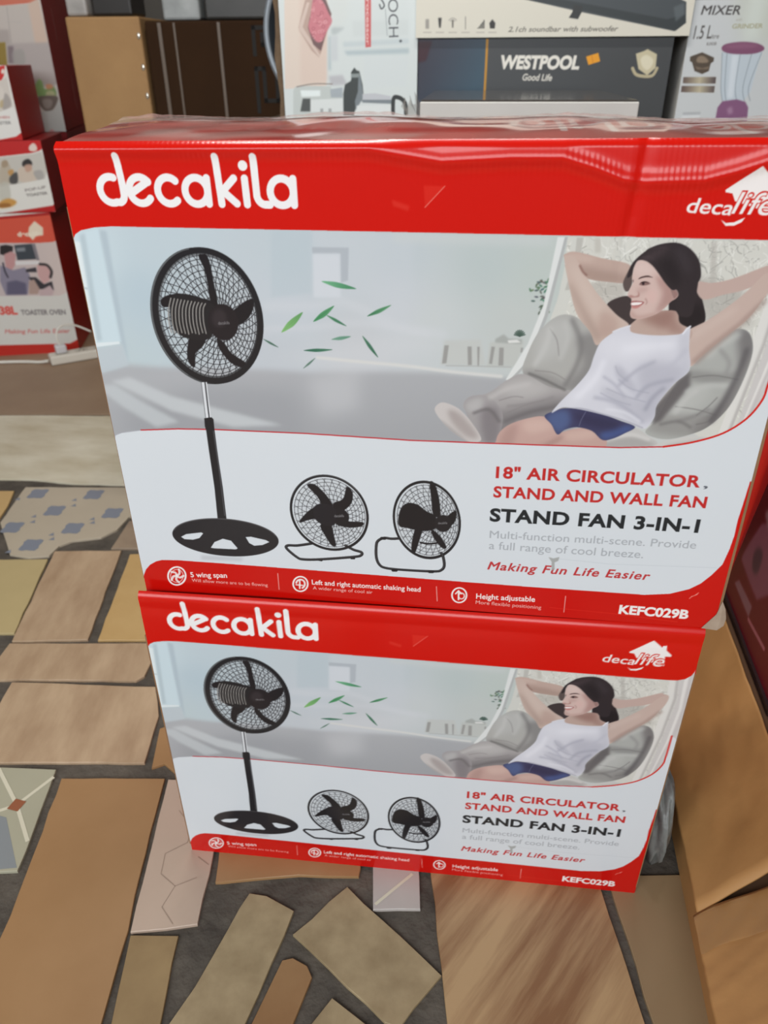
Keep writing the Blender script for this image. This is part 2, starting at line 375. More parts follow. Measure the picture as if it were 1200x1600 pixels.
# more broken tiles where the traced ones end (never over them)
def inside(p, P):
    c = False
    for i in range(len(P)):
        a, b = P[i], P[i - 1]
        if (a[1] > p[1]) != (b[1] > p[1]) and p[0] < (b[0] - a[0]) * (p[1] - a[1]) / (b[1] - a[1]) + a[0]: c = not c
    return c
SEEN = [(-1.25, 0.9), (-0.55, 0.0), (-0.26, -0.33), (0.86, -0.30), (0.90, 0.06), (0.62, 0.03), (0.30, 0.03), (0.03, 0.03), (0.0, 0.10), (-0.05, 0.43), (-0.18, 0.75), (-0.25, 1.0)]
blocked = list(TILES.values()) + [SEEN]
fill = ['tile_buff_veined', 'tile_orange', 'tile_stone', 'tile_sand', 'tile_greybrown', 'tile_beige', 'tile_cream', 'tile_timber_look']
sx, sy = 0.36, 0.30
for iy in range(-13, 12):
    for ix in range(-9, 9):
        cx, cy = ix * sx + (iy % 2) * sx * .4, iy * sy
        if not (XL + .2 < cx < XR - .2 and -3.9 < cy < YB - .2): continue
        a = random.uniform(-.12, .12); hw, hh = sx * random.uniform(.40, .47), sy * random.uniform(.40, .46)
        Q = [(cx + math.cos(a) * X - math.sin(a) * Y, cy + math.sin(a) * X + math.cos(a) * Y) for X, Y in ((-hw, -hh), (hw, -hh * random.uniform(.8, 1)), (hw * random.uniform(.8, 1), hh), (-hw * random.uniform(.85, 1), hh))]
        test = [(Q[0][0] * (1 - s) * (1 - t) + Q[1][0] * s * (1 - t) + Q[2][0] * s * t + Q[3][0] * (1 - s) * t, Q[0][1] * (1 - s) * (1 - t) + Q[1][1] * s * (1 - t) + Q[2][1] * s * t + Q[3][1] * (1 - s) * t) for s in np.linspace(-.06, 1.06, 9) for t in np.linspace(-.06, 1.06, 9)]
        if any(inside(p, B) for B in blocked for p in test) or any(inside(p, Q) for B in blocked for p in B): continue
        setm(prism(bm, rough_edge(Q), -0.02, 0.0, 0.0012), random.choice(fill))
# glazed patterns lie in the surface of their tile
def flat(P, name, z=0.0003):
    f = bm.faces.new([bm.verts.new((p[0], p[1], z)) for p in P]); f.normal_update()
    if f.normal.z < 0: f.normal_flip()
    f.material_index = FI[name]
def flat_line(a, b, w, name, z=0.0004):
    a, b = Vector(a), Vector(b); n = (b - a).normalized(); n = Vector((-n.y, n.x)) * w / 2
    flat([a + n, b + n, b - n, a - n], name, z)
for mx, my in [(-0.719, 0.937), (-0.575, 0.947), (-0.636, 0.861), (-0.49, 0.864), (-0.698, 0.777), (-0.554, 0.788), (-0.616, 0.71)]:
    n = 16; r0 = 0.021
    flat([(mx + r0 * (1.12 + .22 * math.cos(4 * (t + .7))) * math.cos(t), my + 1.1 * r0 * (1.12 + .22 * math.cos(4 * (t + .7))) * math.sin(t)) for t in [2 * math.pi * i / n for i in range(n)]], 'glaze_blue')
    for dx, dy in ((.036, .03), (-.036, -.03)):
        if mx + dx > -.455 or my + dy > .96: continue
        flat([(mx + dx - .007, my + dy - .006), (mx + dx + .007, my + dy - .006), (mx + dx, my + dy + .008)], 'glaze_blue')
flat([(-.505, .055), (-.286, .022), (-.246, -.03), (-.229, -.052), (-.252, -.057), (-.41, -.078)], 'glaze_slate', .0002)
for a, b in (((-.282, .044), (-.345, .104)), ((-.282, .044), (-.252, .098)), ((-.282, .044), (-.235, -.012)), ((-.282, .044), (-.345, .005)), ((-.345, .005), (-.45, .02))): flat_line(a, b, .0055, 'glaze_line')
flat([(-.293, .036), (-.275, .033), (-.271, .051), (-.289, .054)], 'glaze_terracotta', .0006)
for a, b in (((-.04, .06), (-.012, .035)), ((-.012, .035), (.01, .045)), ((-.012, .035), (-.01, .01)), ((-.01, .01), (-.035, -.01)), ((-.035, -.01), (-.03, -.04)), ((-.03, -.04), (-.005, -.055)), ((-.005, -.055), (.02, -.04)), ((-.005, -.055), (-.012, -.085)), ((.03, -.02), (.012, -.01)), ((-.012, -.085), (.01, -.105))): flat_line(a, b, .0011, 'glaze_crack')
flat_line((.263, -.052), (.308, -.004), .004, 'glaze_line')
fl = from_bm('floor', bm); structure(fl)
for m in FLOORM: fl.data.materials.append(m)
# ------------------------------------------------------------------ the print on the fan cartons
W, H, D = 0.60, 0.4451, 0.26
B1 = np.array([[0.99957015, 0.02727686, -0.01074626], [-0.02707161, 0.99945663, 0.01880334], [0.01125331, -0.01850434, 0.99976545]])
b1 = np.array([0.00618349, 0.01610484, 0.44143279])
HU = plane_h(b1, B1[:, 0], B1[:, 2]); HL = plane_h((0, 0, 0), (1, 0, 0), (0, 0, 1))
def fromL(P): return [tuple(p) for p in apply_h(HU, apply_h(np.linalg.inv(HL), P))]
def crop(x0, y0, k): return lambda P: [(x0 + x / k, y0 + y / k) for x, y in P]
RED = (205, 20, 9)
S = Sheet(W, H, 0.0005, HU, RED)
K1, K2, K3 = crop(640, 360, 2.1429), crop(110, 350, 3.529), crop(400, 350, 2.609)
K4, K5, K6 = crop(170, 640, 3.871), crop(420, 720, 3.3333), crop(740, 690, 2.609)
KF = crop(880, 360, 6.0)
KL8 = lambda P: fromL(crop(640, 960, 2.5)(P)); KL6 = lambda P: fromL(crop(980, 880, 4.323)(P))
line_div = [(170, 720), (181.6, 689), (183, 681), (193, 676), (222, 672), (278.5, 670), (335, 671), (480, 677.5), (640, 688), (826.7, 695), (966.7, 699.7), (1036.7, 698.3), (1083, 691), (1130, 677), (1167, 654), (1190.7, 626), (1199.5, 602.7), (1207, 575), (1216, 540)]
photo = [(60, 420), (117, 390), (119, 374), (122, 366), (130, 360), (150, 355.5), (175, 354), (400, 358.4), (860, 367.6)] + KL8([(1000, 257), (1045, 259), (1075, 254), (1100, 241), (1116, 222), (1124, 205), (1150, 160)]) + [(1400, 760), (1100, 1000), (150, 1000)]
PH = S.poly(photo, (186, 194, 198))
# wall and floor tones of the pictured room
ctrl = [((150, 400), (198, 212, 218)), ((170, 560), (188, 202, 206)), ((250, 380), (190, 203, 210)), ((220, 460), (182, 198, 207)), ((450, 390), (190, 200, 206)), ((450, 480), (196, 202, 209)), ((430, 560), (192, 197, 203)),
        ((620, 400), (188, 197, 202)), ((620, 480), (200, 204, 210)), ((760, 420), (184, 194, 194)), ((840, 430), (187, 196, 192)), ((800, 500), (192, 197, 195)), ((680, 500), (198, 203, 204)), ((560, 545), (196, 198, 202)), ((1250, 400), (205, 203, 198)), ((1250, 640), (196, 194, 192)), ((1000, 400), (205, 204, 198))]
cp = S.cv([c[0] for c in ctrl]); cc = np.array([c[1] for c in ctrl], float)
Y, X = np.mgrid[0:S.ny, 0:S.nx]; wsum = np.zeros((S.ny, S.nx)); csum = np.zeros((S.ny, S.nx, 3))
for p, c in zip(cp, cc):
    w_ = 1.0 / (((X - p[0]) ** 2 + (Y - p[1]) ** 2) + 900) ** 1.3; wsum += w_; csum += w_[..., None] * c
tone = (csum / wsum[..., None]).astype(np.float32); py, pxx, pm = PH
S.img[py:py + pm.shape[0], pxx:pxx + pm.shape[1]] += (tone[py:py + pm.shape[0], pxx:pxx + pm.shape[1]] - S.img[py:py + pm.shape[0], pxx:pxx + pm.shape[1]]) * pm[..., None]
S.poly([(100, 600), (158, 581), (200, 570), (250, 574), (330, 576), (420, 578), (480, 582), (560, 580), (680, 582), (800, 592), (900, 600), (900, 760), (100, 760)], None, .95, 5, 0, PH, ((300, 585), (172, 173, 177), (330, 700), (160, 161, 165)))
S.poly([(190, 640), (330, 600), (460, 610), (480, 690), (210, 690)], (148, 150, 155), .45, 16, 0, PH)
S.poly([(480, 590), (560, 575), (560, 640), (500, 650)], (196, 197, 200), .6, 14, 0, PH)
S.poly([(430, 560), (640, 520), (700, 540), (560, 580)], (206, 208, 212), .5, 12, 0, PH)
# window
S.poly(K2([(20, 60), (160, 25), (290, 650), (130, 660)]), (200, 216, 223), 1, 1.2, 0, PH)
S.poly(K2([(22, 90), (72, 100), (150, 600), (160, 650), (120, 660)]), (222, 231, 233), 1, 1.5, 0, PH)
S.poly(K2([(62, 60), (90, 50), (185, 640), (160, 650)]), (182, 197, 204), 1, 2.2, 0, PH)
S.poly(K2([(165, 30), (205, 40), (330, 780), (285, 650)]), (176, 190, 199), .9, 2.2, 0, PH)
S.poly(K2([(130, 658), (275, 648), (280, 662), (145, 682)]), (220, 228, 231), 1, .8, 0, PH)
S.poly(K2([(148, 688), (292, 668), (325, 780), (180, 825)]), (188, 197, 203), .9, 2, 0, PH)
S.poly(K2([(60, 345), (110, 352), (110, 362), (60, 355)]), (178, 192, 198), .8, 1, 0, PH)
S.poly(K2([(235, 868), (330, 845), (560, 950), (900, 1040), (1170, 1110), (900, 1120), (560, 1030)]), (194, 198, 201), .9, 3.5, 0, PH)
S.poly(K2([(185, 890), (250, 885), (380, 970), (600, 1090), (480, 1120), (300, 1010), (200, 930)]), (192, 197, 200), .8, 3.5, 0, PH)
# doorway, haze and stools
S.poly(K3([(228, 22), (640, 38), (640, 300), (230, 285)]), (198, 203, 209), .5, 6, 0, PH)
S.poly(K3([(140, 20), (228, 22), (230, 280), (60, 300), (60, 22)]), (183, 195, 202), .6, 3, 0, PH)
S.poly(K3([(228, 94), (378, 96), (375, 230), (345, 240), (343, 121), (230, 121)]), (174, 180, 187), .9, 1, 0, PH)
S.poly(K3([(231, 122), (342, 122), (345, 300), (235, 300)]), (207, 211, 217), .9, 2, 0, PH)
S.poly(K3([(560, 30), (1200, 50), (1200, 90), (560, 75)]), (200, 204, 204), .6, 5, 0, PH)
S.line(K3([(250, 545), (420, 562), (620, 580), (800, 603), (1000, 622)]), 5, (214, 213, 210), .9, 6, PH, 1.4)
S.line(K3([(40, 335), (240, 335), (360, 320), (560, 410), (760, 450)]), 14, (206, 209, 214), .5, 6, PH, 5)
S.line(K3([(20, 430), (240, 420), (450, 405), (700, 450)]), 10, (208, 210, 215), .4, 6, PH, 4)
S.poly(K3([(768, 475), (915, 472), (935, 575), (752, 575)]), (192, 194, 191), .8, 2, 0, PH)
S.poly(K3([(955, 482), (1095, 478), (1060, 580), (940, 582)]), (188, 190, 186), .8, 2, 0, PH)
for P in ([(768, 495), (786, 495), (776, 568), (758, 570)], [(862, 500), (879, 500), (880, 576), (864, 576)], [(902, 500), (912, 502), (909, 580), (903, 580)], [(960, 500), (974, 502), (962, 572), (950, 570)], [(992, 504), (1010, 505), (1008, 578), (988, 578)], [(1080, 505), (1090, 505), (1085, 525), (1078, 525)]):
    S.poly(K3(P), (150, 149, 147), .9, .8, 0, PH)
S.line(K3([(775, 578), (900, 580), (1040, 584)]), 2, (168, 168, 166), .7, 0, PH, .8)
S.poly(K3([(975, 470), (1010, 450), (1030, 468), (1085, 470), (1082, 490), (975, 484)]), (160, 163, 160), .8, 1.4, 0, PH)
S.poly(K3([(1025, 475), (1065, 472), (1080, 484), (1030, 486)]), (224, 224, 222), .9, .8, 0, PH)
for k in range(9):
    a = -2.9 + k * .33; S.line(K3([(1075, 458), (1075 + 22 * math.cos(a), 458 + 24 * math.sin(a))]), 2.2, (72, 92, 84), .9, 0, PH)
for k in range(46):
    x, y = rng.normal(1165, 22), rng.uniform(215, 365)
    if 295 < y < 325: x += 12
    if x > 1192 or x < 1113: continue
    a = rng.uniform(0, 6.28); S.poly(K3([(x - 9 * math.cos(a), y - 9 * math.sin(a)), (x + 4 * math.sin(a), y - 4 * math.cos(a)), (x + 10 * math.cos(a), y + 10 * math.sin(a)), (x - 4 * math.sin(a), y + 4 * math.cos(a))]), (70 + rng.randint(40), 92 + rng.randint(34), 86 + rng.randint(20)), .9, .6, 4, PH)
# flying leaves
for a, b, w_, c0, c1 in [((268, 234), (408, 264), 24, (120, 180, 140), (66, 128, 92)), ((104, 442), (190, 360), 30, (134, 186, 116), (96, 150, 96)), ((234, 398), (318, 334), 24, (70, 140, 92), (92, 150, 108)), ((288, 372), (368, 416), 13, (80, 138, 100), (70, 118, 96)), ((454, 376), (550, 331), 18, (66, 122, 88), (104, 160, 118)),
                         ((195, 516), (310, 513), 15, (52, 104, 82), (84, 130, 106)), ((308, 471), (386, 459), 16, (120, 160, 140), (96, 146, 122)), ((434, 457), (497, 544), 15, (84, 128, 104), (58, 104, 84)), ((30, 470), (90, 503), 9, (84, 116, 102), (76, 110, 96)), ((193, 589), (240, 548), 9, (110, 136, 124), (90, 120, 106))]:
    a, b = np.array(a, float), np.array(b, float); d = (b - a) / np.linalg.norm(b - a); n = np.array([-d[1], d[0]]) * w_ / 2; m_ = (a + b) / 2
    q = K3([tuple(a), tuple(a * .7 + b * .3 + n * .8), tuple(m_ + n), tuple(a * .25 + b * .75 + n * .7), tuple(b), tuple(a * .25 + b * .75 - n * .55), tuple(m_ - n * .8), tuple(a * .7 + b * .3 - n * .7)])
    S.poly(q, None, 1, .5, 5, PH, (q[0], c0, q[4], c1))
    S.line([q[0], q[4]], .8, (c0[0] * .8, c0[1] * .85, c0[2] * .8), .6, 0, PH)
# hanging chair: woven back, frame poles
wv = S.poly(K1([(528, 20), (1199, 38)]) + KL8([(1060, 250), (1090, 300), (1050, 480), (950, 640), (880, 664)]) + K1([(980, 700), (700, 500), (600, 330), (480, 310), (520, 120)]), (208, 207, 200), 1, 1, 0, PH)
for k in range(1100):
    x, y = rng.uniform(520, 1300), rng.uniform(20, 620); a = rng.choice([.35, .75, 1.15, 1.5, 2.2, 2.6]) + rng.normal(0, .15); l = rng.uniform(6, 24); c = rng.choice([234, 230, 226, 186, 166, 150]); b_ = rng.uniform(-8, 8)
    S.line(K1([(x - l * math.cos(a), y - l * math.sin(a)), (x + b_, y - b_), (x + l * math.cos(a), y + l * math.sin(a))]), rng.uniform(0.9, 1.7), (c, c - 1, c - 6), .7, 4, wv)
S.poly(K1([(590, 180), (640, 170), (720, 175), (720, 240), (640, 260), (600, 220)]), (150, 140, 132), .35, 3, 0, wv)
S.poly(K1([(960, 150), (1120, 200), (1150, 320), (1000, 310), (960, 250)]), (150, 144, 138), .45, 5, 0, wv)
S.poly(K1([(620, 25), (640, 25), (640, 75), (620, 75)]), (182, 178, 170), .6, 1.5, 0, wv)
S.poly(K1([(1010, 40), (1030, 40), (1025, 190), (1005, 180)]), (176, 172, 166), .6, 1.5, 0, wv)
def pole(P, c, sh=(168, 166, 164), conv=K1):
    k_ = S.poly(conv(P), c, 1, .6, 0, PH)
    return k_
pole([(545, 24), (582, 24), (570, 100), (520, 290), (470, 300), (500, 220)], (206, 206, 200))
pole([(560, 24), (582, 24), (570, 100), (535, 200), (520, 200), (552, 100)], (186, 184, 178))
pole([(496, 22), (529, 22), (462, 285), (400, 440), (340, 510), (322, 500), (396, 380), (448, 250)], (219, 221, 220))
pole([(520, 22), (530, 22), (464, 285), (402, 440), (342, 508), (336, 500), (392, 440), (452, 285)], (176, 178, 178))
rp = pole([(1016, 258), (1052, 258), (1042, 330), (988, 470), (900, 655), (862, 664), (944, 482), (998, 345)], (218, 216, 212), conv=KL8)
S.poly(KL8([(1040, 258), (1053, 258), (1044, 330), (990, 470), (902, 655), (888, 660), (978, 470), (1030, 330)]), (176, 172, 170), .8, 1.5, 0, rp)
S.poly(KL8([(1052, 258), (1120, 200), (1130, 420), (1050, 560), (990, 620), (910, 655), (990, 470), (1044, 330)]), (200, 196, 195), .9, 1, 0, PH)
pole([(1072, 258), (1098, 240), (1070, 380), (1030, 480), (990, 560), (950, 620), (930, 640), (1000, 500), (1050, 370)], (222, 219, 216), conv=KL8)
S.poly(KL8([(1090, 250), (1100, 240), (1072, 380), (1032, 480), (955, 622), (944, 625), (1020, 480), (1062, 370)]), (184, 178, 178), .7, 1.2, 0, PH)
# cushions
def blob(P, c, shades=(), conv=K1, n=6, blur=.6):
    k_ = S.poly(conv(P), c, 1, blur, n, PH)
    for Q, sc_, al, bl in shades: S.poly(conv(Q), sc_, al, bl, 4, k_)
    return k_
blob([(490, 290), (545, 285), (600, 320), (650, 350), (640, 420), (590, 500), (530, 545), (460, 530), (400, 500), (378, 470), (392, 420), (430, 345)], (172, 171, 168),
     [([(560, 360), (660, 350), (640, 480), (560, 540), (520, 520), (580, 450)], (128, 126, 126), .8, 6), ([(440, 320), (540, 300), (520, 400), (420, 440)], (184, 184, 182), .8, 8), ([(380, 470), (460, 480), (530, 520), (500, 550), (400, 520)], (140, 138, 137), .7, 5)])
blob([(385, 482), (330, 500), (262, 545), (196, 560), (182, 598), (235, 640), (290, 690), (420, 690), (520, 600), (560, 545), (470, 525)], (166, 162, 162),
     [([(230, 620), (330, 600), (500, 560), (540, 580), (420, 660), (290, 690)], (122, 118, 120), .8, 8), ([(300, 530), (390, 495), (470, 530), (380, 560)], (184, 181, 180), .8, 7)])
blob([(184, 585), (208, 556), (258, 556), (300, 590), (312, 640), (285, 712), (235, 714), (205, 650)], (160, 156, 157), [([(240, 600), (300, 600), (300, 700), (250, 712)], (118, 112, 116), .7, 6), ([(190, 580), (240, 560), (240, 600), (200, 610)], (184, 182, 182), .8, 5)])
blob([(84, 602), (98, 580), (122, 578), (165, 598), (205, 640), (240, 700), (200, 708), (150, 680), (110, 642)], (198, 192, 190), [([(130, 600), (175, 620), (230, 690), (190, 690), (140, 640)], (162, 152, 150), .8, 4), ([(110, 640), (190, 705), (180, 712), (105, 650)], (140, 134, 134), .6, 3)])
for i, w_ in enumerate([(300, 570, 380, 560), (330, 610, 450, 570), (470, 330, 500, 420), (255, 600, 290, 660), (420, 470, 520, 500)]): S.line(K1([w_[:2], ((w_[0] + w_[2]) / 2 + 8, (w_[1] + w_[3]) / 2 - 8), w_[2:]]), 1.6, (132, 128, 128), .7, 5, PH, .8)
blob([(900, 500), (960, 440), (1010, 390), (1065, 340), (1112, 330), (1142, 352), (1148, 410), (1118, 500), (1070, 590), (1010, 650), (950, 680), (860, 700), (790, 678), (830, 628)], (170, 171, 168),
     [([(1100, 335), (1160, 340), (1150, 430), (1050, 640), (960, 690), (950, 650), (1040, 580), (1100, 470)], (112, 109, 110), .85, 6), ([(870, 600), (950, 520), (1010, 520), (980, 580), (900, 640)], (184, 185, 182), .7, 8), ([(800, 670), (860, 620), (960, 620), (1000, 640), (940, 690)], (140, 138, 136), .7, 6), ([(940, 470), (1060, 480), (1100, 470), (1060, 510), (950, 505)], (128, 127, 126), .6, 4)])
for w_ in [(948, 492, 1020, 486, 1100, 500), (890, 590, 960, 600, 1030, 620), (960, 620, 1000, 590, 1030, 560), (960, 650, 1000, 640, 1020, 615)]: S.line(K1([w_[:2], w_[2:4], w_[4:]]), 1.8, (110, 108, 108), .7, 5, PH, .8)
S.poly(K1([(820, 590), (900, 500), (940, 470), (940, 520), (840, 640), (810, 650)]), (96, 92, 94), .9, 3, 0, PH)
blob([(600, 722), (650, 690), (705, 670), (760, 664), (800, 690), (830, 712), (800, 735), (620, 735)], (192, 190, 188), [([(640, 715), (740, 690), (820, 715), (780, 730), (640, 730)], (158, 155, 154), .7, 4)])
blob([(815, 726), (870, 704), (940, 690), (1000, 694), (1010, 705), (960, 720), (860, 740)], (200, 198, 195), [([(850, 722), (980, 700), (960, 725)], (168, 165, 163), .6, 3)])
for P, c, w_, bl in [
    ([(545, 300), (575, 380), (560, 450), (520, 520)], (120, 118, 118), 7, 3), ([(470, 330), (455, 390), (420, 450)], (194, 194, 192), 8, 3), ([(400, 480), (450, 500), (520, 535)], (104, 102, 102), 4, 1.5), ([(520, 310), (530, 360), (505, 430)], (188, 188, 186), 7, 3),
    ([(215, 612), (265, 600), (300, 640)], (108, 104, 106), 5, 2), ([(270, 560), (330, 530), (400, 515)], (192, 189, 188), 7, 3), ([(320, 640), (400, 610), (500, 590)], (106, 102, 104), 7, 3), ([(330, 590), (420, 580), (480, 560)], (140, 136, 137), 5, 2), ([(360, 640), (430, 640), (500, 600)], (150, 146, 147), 4, 2),
    ([(1000, 420), (1050, 380), (1100, 350)], (190, 191, 188), 10, 4), ([(930, 540), (1000, 520), (1060, 520)], (188, 189, 186), 8, 3), ([(1040, 400), (1070, 440), (1060, 480)], (142, 141, 140), 6, 3), ([(890, 610), (930, 560), (960, 540)], (192, 192, 190), 8, 3), ([(900, 640), (960, 620), (1000, 600)], (130, 128, 128), 6, 2.5), ([(840, 650), (900, 640), (940, 660)], (116, 114, 114), 5, 2), ([(1010, 640), (1060, 560), (1100, 480), (1130, 400)], (92, 89, 92), 8, 3), ([(660, 700), (740, 685), (800, 700)], (210, 208, 206), 6, 2)]:
    S.line(K1(P), w_, c, .75, 6, PH, bl)
# the pictured person: hair behind, arms, legs, clothes, head
SK = (196, 172, 163)
blob([(660, 250), (720, 220), (760, 240), (780, 330), (735, 335), (690, 310)], (66, 57, 58))
blob([(790, 82), (830, 52), (890, 42), (935, 58), (968, 98), (976, 150), (966, 185), (982, 240), (990, 300), (960, 345), (900, 345), (870, 300), (860, 200)], (50, 43, 46), [([(900, 60), (950, 90), (960, 160), (930, 260), (910, 180)], (68, 60, 62), .6, 6), ([(900, 280), (985, 250), (985, 340), (910, 345)], (36, 31, 34), .8, 6)])
blob([(519, 92), (527, 76), (560, 72), (640, 92), (735, 114), (730, 150), (720, 176), (660, 172), (610, 165), (575, 150)], (188, 164, 154), [([(560, 120), (720, 150), (720, 180), (600, 170)], (160, 136, 126), .7, 5), ([(530, 78), (620, 92), (600, 105), (540, 95)], (206, 184, 174), .6, 4)])
ua = blob([(518, 95), (530, 84), (556, 92), (588, 150), (632, 215), (690, 280), (735, 318), (690, 345), (650, 370), (624, 384), (604, 340), (560, 280), (535, 190)], (196, 175, 165), [([(540, 110), (575, 140), (640, 240), (720, 315), (660, 320), (580, 230)], (206, 188, 178), .7, 6), ([(530, 180), (570, 270), (620, 370), (640, 350), (590, 270), (550, 190)], (164, 142, 132), .7, 5), ([(640, 270), (700, 300), (690, 340), (640, 360)], (170, 140, 130), .5, 5)])
S.line(K1([(570, 118), (580, 138), (592, 150)]), 3, (128, 92, 84), .8, 4, PH, 1)
blob([(968, 172), (1010, 176), (1060, 168), (1110, 152), (1160, 134), (1200, 122)] and K1([(968, 172), (1010, 176), (1060, 168), (1110, 152), (1199, 118)]) + KL8([(990, 312), (1006, 316), (1008, 326)]) + K1([(1199, 165), (1120, 200), (1050, 216), (985, 232), (960, 200)]), (190, 166, 158), conv=lambda P: P)
blob(K1([(920, 345), (1000, 300), (1080, 245), (1140, 195), (1180, 155)]) + KL8([(985, 322), (1006, 316), (1012, 326), (1000, 350)]) + K1([(1190, 225), (1130, 300), (1040, 370), (975, 425), (940, 455), (930, 400)]), (194, 172, 163), conv=lambda P: P)
S.poly(K1([(940, 440), (1000, 385), (1100, 310), (1190, 225), (1199, 240), (1100, 330), (960, 450)]), (150, 126, 118), .55, 3, 0, PH); S.poly(K1([(935, 350), (1020, 300), (1100, 250), (1090, 275), (1000, 330), (945, 370)]), (208, 190, 181), .6, 5, 0, PH)
blob([(735, 320), (770, 290), (800, 275), (890, 270), (905, 310), (945, 335), (930, 370), (840, 365), (760, 365), (715, 345)], (186, 162, 152), [([(780, 290), (880, 260), (890, 300), (860, 330), (800, 310)], (142, 106, 98), .75, 6), ([(880, 300), (910, 320), (920, 345), (870, 340)], (150, 116, 108), .6, 4)])
lg = blob([(288, 712), (300, 678), (335, 650), (395, 630), (450, 624), (500, 650), (505, 690), (440, 735), (290, 735)], (192, 160, 152), [([(300, 720), (320, 670), (360, 650), (340, 730)], (166, 134, 128), .6, 5), ([(380, 640), (450, 632), (480, 660), (400, 680)], (212, 184, 174), .6, 6)])
blob([(415, 735), (440, 705), (500, 680), (570, 662), (630, 668), (660, 700), (630, 735)], (190, 158, 150), [([(520, 680), (600, 668), (630, 690), (540, 705)], (208, 180, 170), .6, 5), ([(420, 732), (500, 690), (510, 700), (450, 735)], (160, 128, 122), .6, 3)])
blob([(452, 622), (485, 606), (530, 596), (620, 606), (700, 636), (755, 658), (720, 680), (680, 698), (645, 702), (610, 672), (560, 660), (520, 668), (495, 684), (475, 650)], (64, 64, 96), [([(455, 625), (520, 600), (540, 640), (500, 680)], (84, 102, 146), .8, 5), ([(640, 680), (720, 655), (750, 665), (660, 702)], (72, 92, 146), .8, 4), ([(560, 610), (700, 640), (680, 670), (580, 650)], (48, 46, 74), .7, 6)])
S.line(K1([(590, 608), (575, 635), (568, 655)]), 1.5, (110, 112, 140), .6, 4, PH, .5)
tp = blob([(682, 342), (705, 330), (735, 322), (742, 340), (775, 348), (830, 352), (885, 350), (912, 345), (932, 326), (940, 326), (938, 352), (936, 400), (940, 450), (930, 478), (890, 510), (850, 555), (826, 590), (820, 625), (800, 655), (778, 664), (720, 640), (640, 616), (560, 598), (512, 594), (476, 612), (500, 580), (560, 520), (600, 470), (618, 420), (640, 375)], (208, 208, 217),
     [([(760, 470), (800, 440), (900, 450), (935, 470), (860, 560), (820, 640), (780, 620), (770, 540)], (176, 176, 188), .75, 8), ([(640, 530), (700, 540), (800, 590), (780, 650), (700, 600)], (180, 180, 191), .7, 5), ([(690, 450), (720, 470), (760, 530), (750, 545), (700, 500)], (178, 178, 190), .8, 4),
      ([(650, 360), (740, 350), (820, 380), (780, 430), (680, 430), (640, 420)], (218, 218, 226), .7, 9), ([(520, 570), (600, 480), (640, 500), (560, 590)], (218, 218, 226), .6, 7), ([(900, 360), (940, 340), (940, 460), (910, 470)], (192, 192, 202), .7, 5)])
for w_ in [(640, 545, 690, 570, 740, 585), (660, 530, 720, 555, 790, 575), (700, 500, 740, 530, 800, 545), (690, 455, 700, 480, 730, 505)]: S.line(K1([w_[:2], w_[2:4], w_[4:]]), 2.0, (166, 166, 180), .7, 5, tp, 1)
for P, c, w_, bl in [([(700, 520), (760, 470), (820, 440)], (168, 168, 182), 5, 2.5), ([(760, 560), (800, 520), (880, 500)], (164, 164, 178), 6, 2.5), ([(620, 560), (700, 580), (780, 640)], (170, 170, 184), 5, 2.5), ([(650, 490), (690, 520), (720, 560)], (174, 174, 188), 4, 2), ([(790, 600), (815, 560), (850, 530)], (156, 156, 170), 6, 2.5),
                     ([(560, 560), (620, 500), (650, 440)], (228, 228, 236), 8, 4), ([(720, 400), (800, 390), (880, 385)], (226, 226, 234), 12, 6), ([(840, 480), (890, 440), (925, 400)], (186, 186, 198), 6, 3), ([(480, 610), (560, 596), (640, 614), (720, 638), (780, 662)], (150, 150, 164), 2.0, 1), ([(660, 600), (720, 610), (770, 640)], (222, 222, 230), 4, 2)]:
    S.line(K1(P), w_, c, .8, 6, tp, bl)
S.line(K1([(682, 340), (705, 330), (738, 320)]), 3, (214, 214, 222), 1, 0, PH, .5); S.line(K1([(916, 346), (928, 330), (940, 322)]), 3, (222, 222, 230), 1, 0, PH, .5)
# head
blob([(640, 330), (690, 285), (660, 350), (650, 430), (645, 500), (620, 560), (598, 575), (575, 560), (560, 500), (585, 430)], (92, 80, 78), conv=KF)
fc = blob([(700, 276), (672, 330), (655, 390), (646, 445), (652, 495), (632, 535), (606, 590), (604, 612), (620, 626), (636, 640), (640, 665), (632, 690), (640, 712), (634, 740), (626, 785), (640, 820), (680, 832), (740, 828), (820, 806), (890, 775), (960, 720), (1010, 668), (1055, 640), (1082, 602), (1062, 556), (1024, 560), (970, 500), (900, 400), (830, 310), (760, 272)], (206, 180, 173),
     [([(900, 420), (1080, 560), (1060, 650), (960, 730), (860, 790), (900, 690), (930, 580)], (164, 128, 122), .75, 26 / 6), ([(680, 300), (780, 290), (860, 400), (760, 420), (670, 420)], (214, 192, 186), .8, 5), ([(640, 740), (700, 800), (860, 770), (830, 810), (680, 836), (630, 800)], (176, 142, 134), .6, 2.5), ([(790, 560), (860, 560), (880, 640), (820, 690), (780, 640)], (214, 178, 172), .6, 4), ([(690, 540), (780, 530), (800, 560), (740, 590), (700, 600)], (184, 150, 144), .5, 2.5), ([(860, 420), (940, 480), (930, 560), (880, 480)], (176, 140, 134), .6, 3)], conv=KF, blur=.5)
S.poly(KF([(704, 458), (722, 440), (760, 428), (800, 424), (842, 444), (800, 438), (750, 444)]), (62, 44, 44), .95, .5, 5, fc)
S.poly(KF([(656, 460), (650, 478), (656, 490), (662, 470)]), (70, 52, 52), .7, .4, 4, fc)
S.poly(KF([(712, 505), (728, 488), (760, 478), (795, 482), (818, 500), (790, 512), (750, 518), (725, 514)]), (126, 96, 92), .9, .6, 5, fc)
